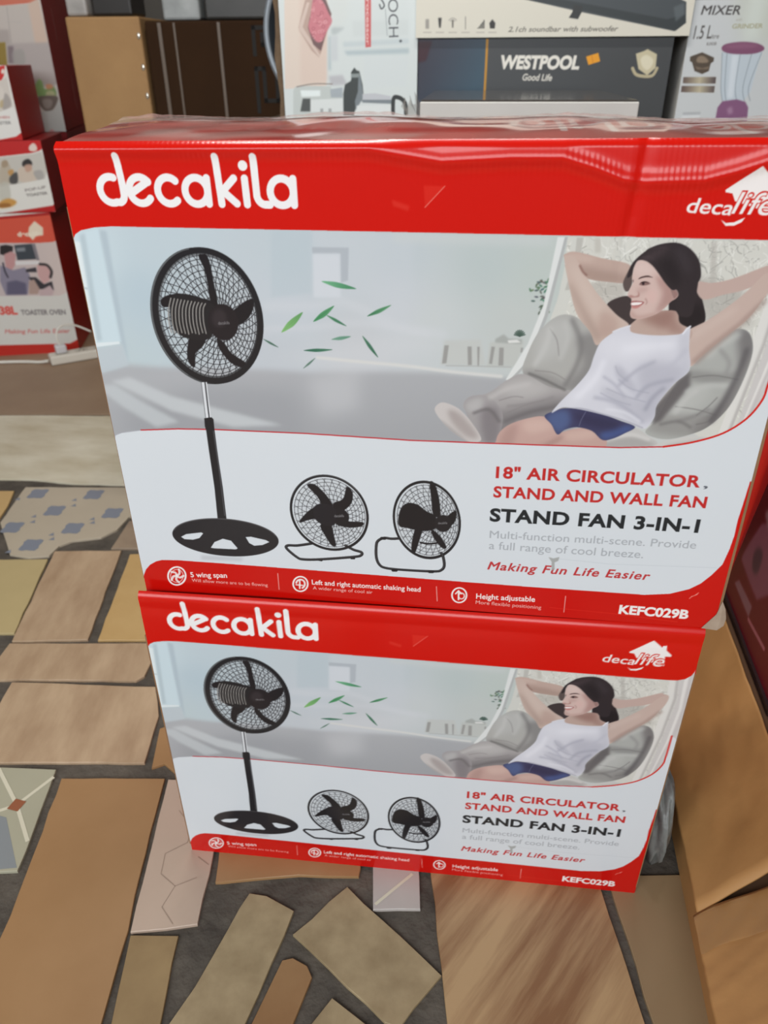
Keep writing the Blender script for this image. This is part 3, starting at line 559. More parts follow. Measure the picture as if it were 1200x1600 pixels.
S.poly(KF([(724, 490), (748, 480), (775, 480), (806, 494), (770, 488), (740, 492)]), (50, 36, 38), .95, .4, 5, fc)
S.poly(KF([(738, 488), (758, 486), (762, 508), (744, 512)]), (48, 36, 40), .95, .4, 5, fc)
S.poly(KF([(612, 614), (640, 606), (668, 618), (700, 606), (702, 580), (690, 560), (714, 590), (712, 622), (670, 630), (630, 632)]), (160, 114, 108), .7, .7, 4, fc)
S.poly(KF([(636, 668), (660, 662), (700, 662), (758, 672), (736, 700), (700, 716), (650, 714)]), (158, 96, 96), .95, .5, 5, fc)
S.poly(KF([(640, 680), (690, 674), (742, 678), (716, 696), (680, 702), (646, 702)]), (238, 230, 228), 1, .4, 5, fc)
S.poly(KF([(640, 706), (690, 708), (735, 692), (712, 722), (680, 734), (646, 728)]), (190, 130, 126), .9, .6, 5, fc)
S.line(KF([(770, 640), (786, 668), (776, 692)]), 1.6, (150, 108, 102), .6, 5, fc, .8)
S.poly(KF([(1024, 568), (1050, 564), (1072, 596), (1056, 630), (1034, 628), (1040, 600)]), (176, 134, 128), .8, .7, 5, fc)
blob([(636, 330), (690, 262), (760, 206), (850, 150), (950, 122), (1050, 116), (1130, 140), (1210, 210), (1270, 400), (1240, 640), (1200, 800), (1090, 800), (1050, 700), (1076, 640), (1086, 590), (1062, 552), (1020, 556), (962, 500), (892, 400), (836, 330), (770, 284), (700, 284), (660, 350), (640, 420), (600, 440)], (52, 45, 48),
     [([(720, 240), (860, 170), (1000, 160), (900, 240), (800, 290), (730, 280)], (84, 70, 74), .6, 4), ([(900, 300), (1020, 260), (1100, 420), (1060, 540), (960, 440)], (38, 33, 36), .8, 5), ([(1040, 180), (1150, 200), (1210, 360), (1140, 400)], (64, 58, 62), .6, 5)], conv=KF)
for k in range(26):
    t = k / 25; S.line(KF([(700 + 60 * t, 262 - 60 * t), (820 + 120 * t, 240 - 60 * t), (940 + 140 * t, 400 - 120 * t), (1040 + 130 * t, 640 - 120 * t)]), .8, (30, 26, 28) if k % 2 else (78, 68, 70), .35, 6, PH)
# white lower panel, divider, bottom band
lowp = [tuple(q) for q in catmull(line_div, 5, False)] + [(1400, 700), (1300, 740), (1172, 752), (1163, 781), (1153, 812), (1147, 838), (1140, 858), (1129, 882), (1111.8, 898.9), (1095, 912), (1077, 920.7), (1046.6, 928), (1008, 929.6), (855, 918.8), (740, 910.4), (480, 890), (278.5, 874.6), (255, 874), (246, 876), (237, 881), (231, 888), (228, 896), (226, 910), (222, 935), (150, 935), (140, 720)]
S.poly(lowp, (212, 217, 222), 1, 0, 0, None)
S.poly([(1400, 690), (1300, 800)] + lowp[lowp.index((1172, 752)):lowp.index((222, 935)) + 1] + [(150, 1000), (150, 1200), (1300, 1200)], (198, 15, 8), 1)
S.line([(182, 688), (184, 680), (193, 676), (222, 672)], 1.4, (160, 160, 168), .8, 0)
S.line(line_div[4:12], 2.0, (190, 34, 44), 1, 0)
S.line(line_div[11:], 3.4, (204, 30, 26), 1, 6)
# stand fan
BK = (38, 37, 40); BK2 = (58, 57, 60)
def ell(cx, cy, a, b, k, s_=1.0, n=72, t0=0.0, t1=2 * math.pi):
    return [(cx + a * s_ * math.cos(t), cy + b * s_ * math.sin(t) + k * s_ * math.cos(t)) for t in np.linspace(t0, t1, n, endpoint=t1 - t0 < 6.28)]
def grille(cv, cx, cy, a, b, k, hx, hy, nsp, rings, wsp, wr, al):
    wash = S.poly(cv(ell(cx, cy, a, b, k, .94)), (176, 180, 184), .30, 0)
    for i in range(nsp):
        t = 2 * math.pi * i / nsp; P = []
        for r in np.linspace(.16, .93, 8):
            tt = t + .55 * (r - .16) * (1 if i % 2 else -1); f = (1 - r)
            P.append((cx * r + hx * f + (a * math.cos(tt)) * r + cx * 0 + (cx - cx * r - (cx - cx * r)), cy * r + hy * f + (b * math.sin(tt) + k * math.cos(tt)) * r))
        S.line(cv(P), wsp, (40, 39, 42), al)
    for r in rings:
        f = 1 - r; S.line(cv([(cx * r + hx * f + a * r * math.cos(t), cy * r + hy * f + (b * math.sin(t) + k * math.cos(t)) * r) for t in np.linspace(0, 2 * math.pi, 64)]), wr, (46, 45, 48), al, 0)
cx, cy, a_, b_, k_ = 755, 505, 296, 366, 62
S.poly([K2(ell(cx - 14, cy + 2, 300, 372, 66)), K2(ell(cx + 4, cy, a_, b_, k_, .90))], (72, 74, 76), 1, .4)
grille(K2, cx, cy, a_, b_, k_, 840, 540, 76, [.24, .34, .44, .54, .62, .70, .78, .85, .90], 1.15, 1.15, .85)
for P in ([(706, 178), (728, 166), (752, 172), (772, 225), (790, 320), (806, 400), (812, 450), (790, 460), (768, 410), (756, 330), (738, 250)], [(500, 440), (508, 408), (560, 388), (640, 388), (720, 408), (790, 440), (780, 540), (700, 480), (600, 455), (520, 460)], [(880, 500), (930, 450), (968, 424), (1004, 412), (1012, 440), (1000, 490), (960, 540), (910, 556)],
          [(810, 630), (850, 660), (890, 715), (966, 766), (944, 792), (884, 766), (836, 712), (812, 668)], [(672, 590), (740, 600), (746, 640), (726, 680), (690, 716), (686, 790), (652, 762), (644, 690)]):
    S.poly(K2(P), (36, 33, 36), 1, .5, 5)
S.poly(K2([(556, 400), (640, 388), (740, 420), (800, 470), (780, 620), (690, 640), (600, 610), (556, 540)]), (40, 38, 40), 1, .6, 5)
for i in range(11):
    x = 548 + i * 19; S.line(K2([(x + 6, 410 + i * 3), (x - 6, 470), (x - 4, 540), (x + 10, 600 + (i % 3) * 4)]), 1.9, (150, 146, 142), .9, 5)
S.poly(K2(ell(842, 542, 84, 100, 10)), (40, 35, 38), 1, .6); S.poly(K2(ell(820, 520, 40, 50, 0)), (60, 53, 56), .7, 3); S.text('decakila', K2([(816, 556)])[0], K2([(878, 552)])[0], K2([(816, 538)])[0], (120, 116, 118), .02)
for r, w_ in ((.965, 0),):
    S.poly([K2(ell(cx + 4, cy, a_ + 10, b_ + 6, k_)), K2(ell(cx + 4, cy, a_, b_, k_, .925))], BK, 1, .4)
S.line(K2(ell(cx - 12, cy + 2, 296, 366, 66, 1, 40, 1.9, 4.4)), 1.2, (120, 122, 124), .7, 0)
S.poly(K2([(720, 874), (752, 872), (776, 1068), (744, 1070)]), (216, 218, 222), 1, .3); S.line(K2([(742, 874), (766, 1068)]), 2.2, (70, 70, 74), 1, 0); S.line(K2([(722, 874), (746, 1068)]), 1.0, (100, 102, 106), 1, 0)
S.poly(K4([(578, 52), (622, 46), (634, 58), (640, 118), (656, 240), (690, 470), (716, 690), (722, 724), (640, 716), (662, 690), (640, 470), (606, 240), (590, 126), (582, 100)]), BK, 1, .4)
S.line(K4([(634, 130), (668, 360), (702, 640)]), 1.6, (84, 84, 88), .8, 0)
base = [K4(ell(708, 772, 320, 112, 24, 1))] + [K4([(440, 768), (470, 752), (560, 742), (572, 748), (550, 776), (510, 786), (460, 782)]), K4([(618, 834), (640, 800), (690, 780), (740, 792), (780, 838), (770, 844), (640, 838)]), K4([(828, 770), (860, 768), (950, 788), (972, 800), (930, 818), (880, 822), (850, 806)])]
S.poly(base, (42, 40, 43), 1, .4)
S.line(K4(ell(708, 766, 312, 104, 24, 1, 40, 3.3, 6.0)), 2.0, (86, 84, 86), .7, 0)
S.poly(K4([(560, 880), (820, 895), (800, 915), (560, 905)]), (170, 172, 178), .5, 3)
# two floor fans
def tubeline(P, w_):
    S.line(K5(P), w_ / 3.33, BK, 1, 6); S.line(K5([(x - 1, y - 2) for x, y in P]), w_ / 14, (96, 96, 98), .6, 6)
tubeline([(222, 430), (150, 440), (100, 440), (94, 456), (146, 500), (180, 512), (270, 512), (440, 500), (480, 492), (482, 476), (440, 462), (400, 440)], 15)
S.line(K5([(262, 516), (275, 518)]), 3, BK, 1, 0); S.line(K5([(430, 508), (445, 508)]), 3, BK, 1, 0)
grille(K5, 315, 270, 200, 190, 28, 345, 290, 56, [.3, .42, .54, .65, .75, .84, .92], .8, .9, .75)
for P in ([(200, 130), (222, 120), (250, 130), (300, 180), (332, 230), (330, 270), (290, 260), (255, 190)], [(160, 322), (176, 292), (230, 245), (300, 230), (320, 290), (250, 300), (200, 310)], [(336, 222), (385, 200), (404, 140), (426, 146), (438, 180), (428, 225), (385, 262), (345, 268)], [(376, 300), (420, 316), (490, 320), (484, 340), (420, 348), (350, 330)], [(296, 320), (328, 340), (340, 390), (350, 438), (330, 442), (300, 400), (268, 340)]):
    S.poly(K5(P), (34, 32, 35), 1, .5, 5)
S.poly(K5(ell(370, 290, 48, 42, 6)), (36, 34, 37), 1, .5); S.poly(K5([(240, 235), (300, 225), (350, 260), (345, 330), (290, 335), (240, 300)]), (38, 36, 40), 1, .6, 5)
S.text('decakila', K5([(342, 294)])[0], K5([(392, 292)])[0], K5([(342, 280)])[0], (130, 128, 130), .02)
S.poly([K5(ell(315, 270, 206, 196, 30)), K5(ell(315, 270, 206, 196, 30, .935))], BK, 1, .3)
S.line(K5(ell(313, 268, 204, 194, 30, .985, 40, 3.4, 5.6)), .9, (110, 110, 112), .7, 0)
grille(K5, 823, 308, 172, 198, 18, 870, 320, 56, [.3, .42, .54, .65, .75, .84, .92], .8, .9, .75)
for P in ([(838, 116), (856, 110), (876, 150), (892, 230), (890, 290), (856, 280), (846, 200)], [(674, 300), (690, 245), (725, 220), (775, 228), (820, 262), (870, 290), (870, 350), (800, 366), (720, 350), (680, 340)], [(930, 290), (976, 260), (968, 320), (920, 350)], [(764, 350), (800, 350), (786, 410), (758, 486), (742, 450)], [(846, 356), (890, 390), (926, 450), (900, 452), (858, 400)]):
    S.poly(K5(P), (34, 32, 35), 1, .5, 5)
S.poly(K5(ell(908, 326, 44, 44, 0)), (38, 36, 39), 1, .5); S.text('decakila', K5([(882, 330)])[0], K5([(930, 328)])[0], K5([(882, 318)])[0], (130, 128, 130), .02)
S.poly([K5(ell(823, 308, 178, 204, 20)), K5(ell(823, 308, 178, 204, 20, .93))], BK, 1, .3)
S.line(K5([(790, 426), (840, 432), (900, 424)]), 3.2, (36, 34, 38), 1, 4)
tubeline([(680, 404), (640, 406), (600, 402), (570, 416), (560, 440), (560, 500), (576, 540), (610, 558), (700, 568), (860, 576), (900, 568), (914, 544), (908, 500), (898, 480)], 15)
for x, y in ((655, 570), (845, 578), (596, 404)): S.line(K5([(x - 8, y), (x + 8, y)]), 5.2, BK, 1, 0)
# writing
TR, TK, TG = (190, 40, 40), (34, 38, 42), (168, 172, 178)
S.text('18" AIR CIRCULATOR', K6([(90, 147)])[0], K6([(922, 186)])[0], K6([(95, 100)])[0], TR, .030, space=1.06)
S.text(',', K6([(936, 187)])[0], K6([(954, 188)])[0], K6([(941, 145)])[0], (96, 100, 108), 0)
S.text('STAND AND WALL FAN', K6([(80, 225)])[0], K6([(945, 270)])[0], K6([(88, 180)])[0], TR, .030, space=1.06)
S.text('STAND FAN 3-IN-1', K6([(65, 322)])[0], K6([(915, 370)])[0], K6([(75, 270)])[0], TK, .036, space=1.06)
S.text('Multi-function multi-scene. Provide', K6([(65, 392)])[0], K6([(905, 437)])[0], K6([(70, 360)])[0], TG, .003)
S.text('a full range of cool breeze.', K6([(62, 437)])[0], K6([(690, 476)])[0], K6([(68, 404)])[0], TG, .003)
S.text('Making Fun Life Easier', K6([(55, 520)])[0], K6([(718, 565)])[0], K6([(62, 487)])[0], (186, 52, 56), .020, .25, space=1.12)
WH = (238, 232, 230)
S.text('KEFC029B', K6([(590, 700)])[0], K6([(873, 722)])[0], K6([(597, 665)])[0], WH, .042)
S.text('Height adjustable', K6([(10, 640)])[0], K6([(250, 653)])[0], K6([(10, 618)])[0], WH, .02)
S.text('More flexible positioning', K6([(8, 661)])[0], K6([(275, 683)])[0], K6([(8, 646)])[0], (232, 190, 184), .004)
S.text('5 wing span', K4([(498, 1008)])[0], K4([(717, 1014)])[0], K4([(498, 978)])[0], WH, .02)
S.text('Will allow more are to be flowing', K4([(505, 1035)])[0], K4([(962, 1068)])[0], K4([(505, 1016)])[0], (236, 196, 190), .004)
S.text('Left and right automatic shaking head', K5([(225, 642)])[0], K5([(790, 682)])[0], K5([(228, 617)])[0], WH, .02)
S.text('A wider range of cool air', K5([(230, 668)])[0], K5([(540, 692)])[0], K5([(230, 651)])[0], (236, 196, 190), .004)
def badge(c, r, cv, kind):
    x, y = c
    S.line(cv(ell(x, y, r, r, 0, 1, 40)), 2.6, WH, 1, 0, closed=True)
    if kind == 0:
        for i in range(5):
            t = 1.256 * i; S.line(cv([(x, y), (x + r * .4 * math.cos(t + .5), y + r * .4 * math.sin(t + .5)), (x + r * .75 * math.cos(t), y + r * .75 * math.sin(t))]), 3.4, WH, .9, 4)
        S.line(cv(ell(x, y, r * .72, r * .72, 0, 1, 30)), 1.2, WH, .8, 0, closed=True)
    elif kind == 1:
        S.line(cv(ell(x, y, r * .6, r * .6, 0, 1, 20, 3.4, 7.4)), 3.0, WH, .95, 0); S.line(cv([(x - r * .1, y - r * .5), (x - r * .1, y + r * .6)]), 2.6, WH, .95, 0); S.line(cv([(x - r * .6, y + r * .1), (x + r * .3, y + r * .2)]), 2.4, WH, .9, 0)
    else:
        S.line(cv([(x - r * .1, y - r * .6), (x - r * .1, y + r * .6)]), 2.6, WH, .95, 0); S.line(cv([(x - r * .5, y - r * .2), (x - r * .1, y - r * .6), (x + r * .3, y - r * .2)]), 2.4, WH, .95, 0); S.line(cv(ell(x + r * .3, y + r * .1, r * .4, r * .4, 0, 1, 20)), 2.2, WH, .9, 0)
badge((415, 1000), 52, K4, 0); badge((165, 640), 38, K5, 1); badge((992, 700), 38, K5, 2)
for P in (K4([(1022, 990), (1030, 1085)]), K5([(873, 655), (877, 730)]), K6([(375, 630), (368, 695)])): S.line(P, 1.3, (232, 170, 164), .9, 0)
# brand wordmark: rounded strokes, drawn in a frame of its own (x along, y up, letter height 0..1 for the bowls)
def arc(cx, cy, r, a0, a1, n=26): return [(cx + r * math.cos(math.radians(t)), cy + r * math.sin(math.radians(t))) for t in np.linspace(a0, a1, n)]
def wordmark(stroke):
    r = 40
    stroke(arc(45, 45, r, 70, 290) + arc(64, 30, 24, 285, 360) + [(88, 60), (81, 147)])
    stroke(arc(150, 45, r, 325, 60, 30)[::-1] if False else arc(150, 45, r, -38, -320, 34)); stroke([(112, 34), (180, 72)])
    stroke(arc(252, 45, r, 318, 42, 34)[::-1] if False else arc(252, 45, r, -48, -312, 34))
    stroke(arc(350, 45, r, 0, 360, 44)); stroke([(391, 84), (391, 6)])
    stroke([(429, 147), (436, 6)]); stroke([(486, 84), (444, 46), (490, 8)])
    stroke([(524, 84), (526, 6)]); stroke([(522, 122), (522.5, 122)], 32)
    stroke([(560, 147), (562, 40)] + arc(592, 36, 30, 180, 262) + [(606, 6)])
    stroke(arc(650, 45, r, 0, 360, 44)); stroke([(691, 84), (691, 6)])
LM = {}
KW = crop(80, 160, 2.2222)
A0, A1, A2 = (S.uv(KW([p]))[0] for p in ((182, 354), (860, 364), (182, 250)))       # baseline left, baseline right, top of the bowls
def logo_stroke(P, w_=25, sheet=S, o=A0, ex=(A1 - A0) / 702, ey=np.array([0, (A2 - A0)[1] / 92]), col=(238, 236, 236), hm=HU):
    Q = [tuple(o + ex * (x - 4) + ey * y) for x, y in P]
    sc = abs(ex[0]); old = sheet.inv; sheet.inv = None; sheet.line(Q, w_ * sc, col, 1, 0); sheet.inv = old
wordmark(logo_stroke)
# house mark
S.text('deca', KL8([(750, 184)])[0], KL8([(877, 198)])[0], KL8([(752, 152)])[0], WH, .012, .12)
S.poly(KL6([(180, 525), (236, 572), (241, 562), (268, 560), (265, 592), (298, 622), (296, 634), (254, 632), (246, 697), (60, 640), (46, 612), (14, 606), (12, 598)]), WH, 1, .2)
S.poly(KL6([(236, 640), (252, 640), (246, 697), (232, 690)]), WH, 1)
S.text('life', KL6([(40, 682)])[0], KL6([(244, 702)])[0], KL6([(66, 600)])[0], RED, .036, .25)
S.text('life', KL6([(43, 682)])[0], KL6([(241, 702)])[0], KL6([(69, 602)])[0], WH, .002, .25)
S.poly(KL6([(-4, 700), (20, 714), (60, 714), (112, 700), (96, 716), (60, 726), (20, 724)]), WH, 1, .3)
# wear: scuffs, a small tear
S.poly([(662, 290), (695, 291), (664, 324)], (226, 70, 58), .35, .8); S.line([(664, 324), (695, 291)], 1.5, (236, 140, 130), .7, 0)
S.poly([(612, 312), (640, 322), (638, 330), (614, 322)], (226, 80, 70), .4, 1.5)
S.poly(K6([(305, 470), (325, 476), (350, 470), (345, 486), (330, 492), (330, 520), (318, 526), (318, 490)]), (160, 162, 160), .9, .6)
S.line(K6([(350, 478), (560, 500), (990, 515)]), 1.0, (194, 200, 206), .8, 0)
S.line(K6([(310, 676), (560, 700), (830, 735)]), 1.0, (230, 70, 56), .5, 0)
for x, y, l in ((890, 632, 22), (905, 626, 12), (880, 640, 10)): S.line(K6([(x, y), (x + l, y - 9)]), 1.6, (236, 150, 140), .8, 0, None, .4)

# ------------------------------------------------------------------ the two fan cartons
glossy_print = print_mat('coated_print', 0.20, 0.4, 0.0)
top_print = print_mat('taped_print', 0.16, 0.9, 0.8)
red_side = mat('red_printed_board', (176, 22, 16), 0.4, noise=0.3, nscale=6, color2=(190, 28, 20))
kraft = mat('kraft_edge', (150, 112, 78), 0.8, noise=0.3, nscale=30, color2=(124, 92, 64))
clear_tape = mat('clear_tape', (226, 206, 200), 0.10, 0.9, alpha=0.30, bump=0.35, bscale=55)

ridge_px = [(60, 224), (330, 222), (520, 222), (620, 240), (690, 252), (800, 246), (880, 246), (930, 262), (975, 280), (1005, 284), (1100, 281), (1150, 268), (1200, 252), (1320, 232)]
ruv = S.uv(ridge_px)
def smooth_noise(U, V, s_, seed):
    r = np.random.RandomState(seed); out = 0
    for k in range(7):
        a, b, p = r.uniform(-1, 1), r.uniform(-1, 1), r.uniform(0, 6.28); out = out + np.sin((a * U + b * V) * s_ * (1 + .4 * k) + p) / (1 + .4 * k)
    return out / 3
def disp_upper(U, V):
    vr = np.interp(U, ruv[:, 0], ruv[:, 1]); vr = np.minimum(vr, H - .006); d = V - vr
    up = np.clip(d, 0, None); D_ = -up * 0.02 - 1.0 * up ** 2
    D_ += 0.0027 * np.exp(-(d / 0.0058) ** 2)
    e = np.clip((H - V) / .006, 0, 1); D_ += -(1 - e) ** 2 * .0045
    fl = np.exp(-np.clip(np.abs(d) - .004, 0, None) / .012); D_ += 0.00004 * np.sin(U * 2 * math.pi / .0042) * fl
    uc = S.uv([(1008, 250)])[0][0]; D_ += -0.0022 * np.exp(-((U - uc - (V - .43) * .1) / .005) ** 2) * np.clip((V - .33) / .06, 0, 1)
    D_ += 0.00005 * np.sin(U * 2 * math.pi / .0040) * np.exp(-((U - .475) / .045) ** 2) * np.clip((V - .34) / .02, 0, 1)
    D_ += 0.0006 * smooth_noise(U, V, 18, 3) * np.clip(V / .05, 0, 1)
    return D_
def warp_upper(U, V):
    return U - .0026 * np.exp(-U / .03), V - .0038 * np.exp(-U / .09) * np.exp(-V / .03)
def disp_lower(U, V):
    D_ = 0.0006 * smooth_noise(U, V, 16, 5); e = np.clip((H - V) / .008, 0, 1); D_ = D_ - (1 - e) ** 2 * .005
    return D_ - 0.002 * np.exp(-((V - .425) / .006) ** 2) * .25
front_frame = lambda u, v, d: np.c_[u, -d, v]

def plate(bm, P, axis, t):                                    # P: (a, z) outline, extruded t along axis x from x0
    pass
def side_mesh(x0, x1, top):                                   # a side board with its front-top corner worn back
    bm = bmesh.new(); prof = [(0.0006, 0.0), (0.0006, top - .045), (0.010, top - .006), (0.016, top), (D, top), (D, 0.0)]
    A = [bm.verts.new((x0, y, z)) for y, z in prof]; B = [bm.verts.new((x1, y, z)) for y, z in prof]; n = len(prof)
    bm.faces.new(A); bm.faces.new(B[::-1])
    for i in range(n): bm.faces.new((A[i], B[i], B[(i + 1) % n], A[(i + 1) % n]))
    bmesh.ops.recalc_face_normals(bm, faces=bm.faces); return bm

def fan_carton(label, upper):
    t = thing('fan_carton', label, 'box', group='stand fan cartons')
    top = H if upper else 0.435
    if upper:
        t.matrix_world = Matrix([list(B1[i]) + [b1[i]] for i in range(3)] + [[0, 0, 0, 1]])
        S.mesh('front_panel', glossy_print, t, front_frame, disp_upper, 1, warp_upper)
    else:
        S.mesh('front_panel', glossy_print, t, front_frame, disp_lower, 2)
    from_bm('side_panel', side_mesh(0.0005, 0.0035, top - .002), red_side, t)
    if upper:                                                # right side board springs outwards towards its top
        bm = bmesh.new(); nz = 12; ny = 6; G = []
        for i in range(nz + 1):
            z = i / nz * (H - .004); r_ = []
            for j in range(ny + 1):
                y = .004 + j / ny * (D - .004); fl = .038 + .068 * (z / H)
                r_.append(bm.verts.new((W - .0005 + .007 * z / H * max(0, 1 - y / .05) + fl * min(1, y / .10) * (1 - .25 * max(0, y - .10) / .16), y, z)))
            G.append(r_)
        for i in range(nz):
            for j in range(ny): bm.faces.new((G[i][j], G[i][j + 1], G[i + 1][j + 1], G[i + 1][j]))
        o = from_bm('side_panel', bm, red_side, t, smooth=True); md = o.modifiers.new('board', 'SOLIDIFY'); md.thickness = .003; md.offset = -1
    else: from_bm('side_panel', side_mesh(W - .0035, W + .0012, top - .002), red_side, t)
    box('back_panel', 0.001, W - 0.001, D - .003, D, 0.0, top - .002, red_side, t)
    box('base_panel', 0.001, W - 0.001, 0.002, D - .003, 0.0, 0.003, kraft, t)
    # board behind the printed face: its cut edge shows brown down both sides
    for x0, x1 in ((-.0034 if upper else -.0018, .0006), (W - .0006, W + .0026 if upper else W + .0014)): box('cut_edge', x0, x1, .0004, .0035, .012, top - .05, kraft, t)
    if upper:
        # top flaps meeting in the middle, their print, and the crumpled clear tape over the joint
        for f in (0, 1):
            F = Sheet(W, D / 2 - .004, 0.0012, None, (206, 112, 104))  # sheen over the top painted in: pale base, pale and red patches
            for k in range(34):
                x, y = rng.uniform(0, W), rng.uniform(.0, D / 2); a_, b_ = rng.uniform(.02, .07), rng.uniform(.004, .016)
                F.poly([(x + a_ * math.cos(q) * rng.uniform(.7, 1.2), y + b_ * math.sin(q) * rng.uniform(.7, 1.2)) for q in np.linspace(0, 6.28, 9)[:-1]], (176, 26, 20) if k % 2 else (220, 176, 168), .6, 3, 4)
            if f == 0:
                wordmark(lambda P, w2=20: logo_stroke(P, w2, F, np.array([.335, .030]), np.array([-.000305, 0]), np.array([0, .00046]), (222, 190, 184), None) if False else logo_stroke([(x, y) for x, y in P], w2, F, np.array([.575, .105]), np.array([-.00030, 0]), np.array([0, -.00052]), (224, 196, 190)))
                wordmark(lambda P, w2=20: logo_stroke(P, w2, F, np.array([.09, .045]), np.array([.00026, 0]), np.array([0, .00030]), (206, 120, 112)))
            zoff = lambda u, y: H - .003 + (.0155 - .006 * u / W) * np.sin(np.clip((y + .004) / (D + .01), 0, 1) * math.pi) ** .8 * (0.72 + .28 * np.sin(u / W * math.pi)) + .0022 * smooth_noise(u, y, 34, 9)
            y0 = .0075 if f == 0 else D / 2 + .001
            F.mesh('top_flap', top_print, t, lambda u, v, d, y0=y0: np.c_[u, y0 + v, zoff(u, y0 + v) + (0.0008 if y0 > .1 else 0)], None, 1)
        bm = bmesh.new(); NU, NV = 260, 22; G = []
        for j in range(NV + 1):
            v = j / NV; y = .088 + .075 * v; r_ = []
            for i in range(NU + 1):
                u = .004 + (W - .008) * i / NU
                cr = .0006 * abs(float(smooth_noise(np.array(u), np.array(y), 120, 21))) * math.exp(-((v - .45) / .35) ** 2) * 3 + .0022 * math.exp(-((v - .5 - .25 * math.sin(u * 13)) / .12) ** 2) * (.5 + .5 * math.sin(u * 31 + 1))
                r_.append(bm.verts.new((u, y, float(zoff(np.array(u), np.array(y))) + .0018 + cr)))
            G.append(r_)
        for j in range(NV):
            for i in range(NU): bm.faces.new((G[j][i], G[j][i + 1], G[j + 1][i + 1], G[j + 1][i]))
        from_bm('packing_tape', bm, clear_tape, t, smooth=True)
        # torn corner lifting at the lower right
        bm = bmesh.new(); P = [(W - .012, -.0012, .000), (W + .003, -.0016, -.001), (W + .009, .000, .004), (W + .010, .001, .012), (W + .007, .0005, .024), (W + .002, -.001, .034), (W - .001, -.0012, .018)]
        c_ = bm.verts.new((W + .004, -.0014, .014)); vs = [bm.verts.new(p) for p in P]
        for i in range(len(vs)): bm.faces.new((c_, vs[i], vs[(i + 1) % len(vs)]))
        o = from_bm('torn_corner', bm, mat('torn_paper', (178, 160, 142), 0.7, noise=.3, nscale=40, color2=(150, 128, 110)), t); md = o.modifiers.new('paper', 'SOLIDIFY'); md.thickness = .0008
        o['label'] = 'torn pale paper corner'
    else:
        for y0, y1 in ((.006, D / 2 - .0005), (D / 2 + .0005, D - .001)): box('top_flap', .002, W - .002, y0, y1, top - .0025, top, red_side, t)
    return t
fan_carton('red and white stand fan carton on top of its twin, dented along the top edge', True)
fan_carton('lower red and white stand fan carton standing on the tiled floor under its twin', False)
# ------------------------------------------------------------------ cartons in the shop behind
shop_print = print_mat('shop_carton_print', 0.38, 0.4)
dk_red = mat('deep_red_board', (176, 28, 24), 0.4, noise=.3, nscale=6, color2=(186, 34, 28))
maroon = mat('maroon_board', (150, 24, 26), 0.4, noise=.3, nscale=6, color2=(160, 30, 34))
white_board = mat('white_board', (216, 214, 208), 0.5, noise=.3, nscale=5, color2=(204, 202, 196))
black_board = mat('black_board', (40, 40, 42), 0.35)
brown_board = mat('brown_board', (178, 140, 94), 0.75, noise=.28, nscale=5, color2=(160, 122, 80), bump=.06, bscale=90)
RW, WW = (200, 34, 26), (226, 222, 216)
def carton(name, label, br, yaw, w, h, d, side, cell=.0016, base=WW, paint=None, left=True, group=None, z=0.0):
    """printed carton: br = lower front corner (right one if left), yaw in degrees; body boards and a printed front"""
    a = math.radians(yaw); ex = np.array([math.cos(a), math.sin(a), 0]); ey = np.array([-math.sin(a), math.cos(a), 0])
    org = np.array([br[0], br[1], z]) - (ex * w if left else 0)
    t = thing(name, label, 'box', tuple(org), a, group)
    bm = bm_box(bmesh.new(), 0, w, .0012, d, 0, h, .003); from_bm('carton_body', bm, side, t)
    Q = world_sheet(org, ex, (0, 0, 1), w, h, cell, base)
    if paint: paint(Q)
    Q.mesh('front_panel', shop_print, t, lambda u, v, dd: np.c_[u, np.zeros_like(u) - .0004, v])
    return t

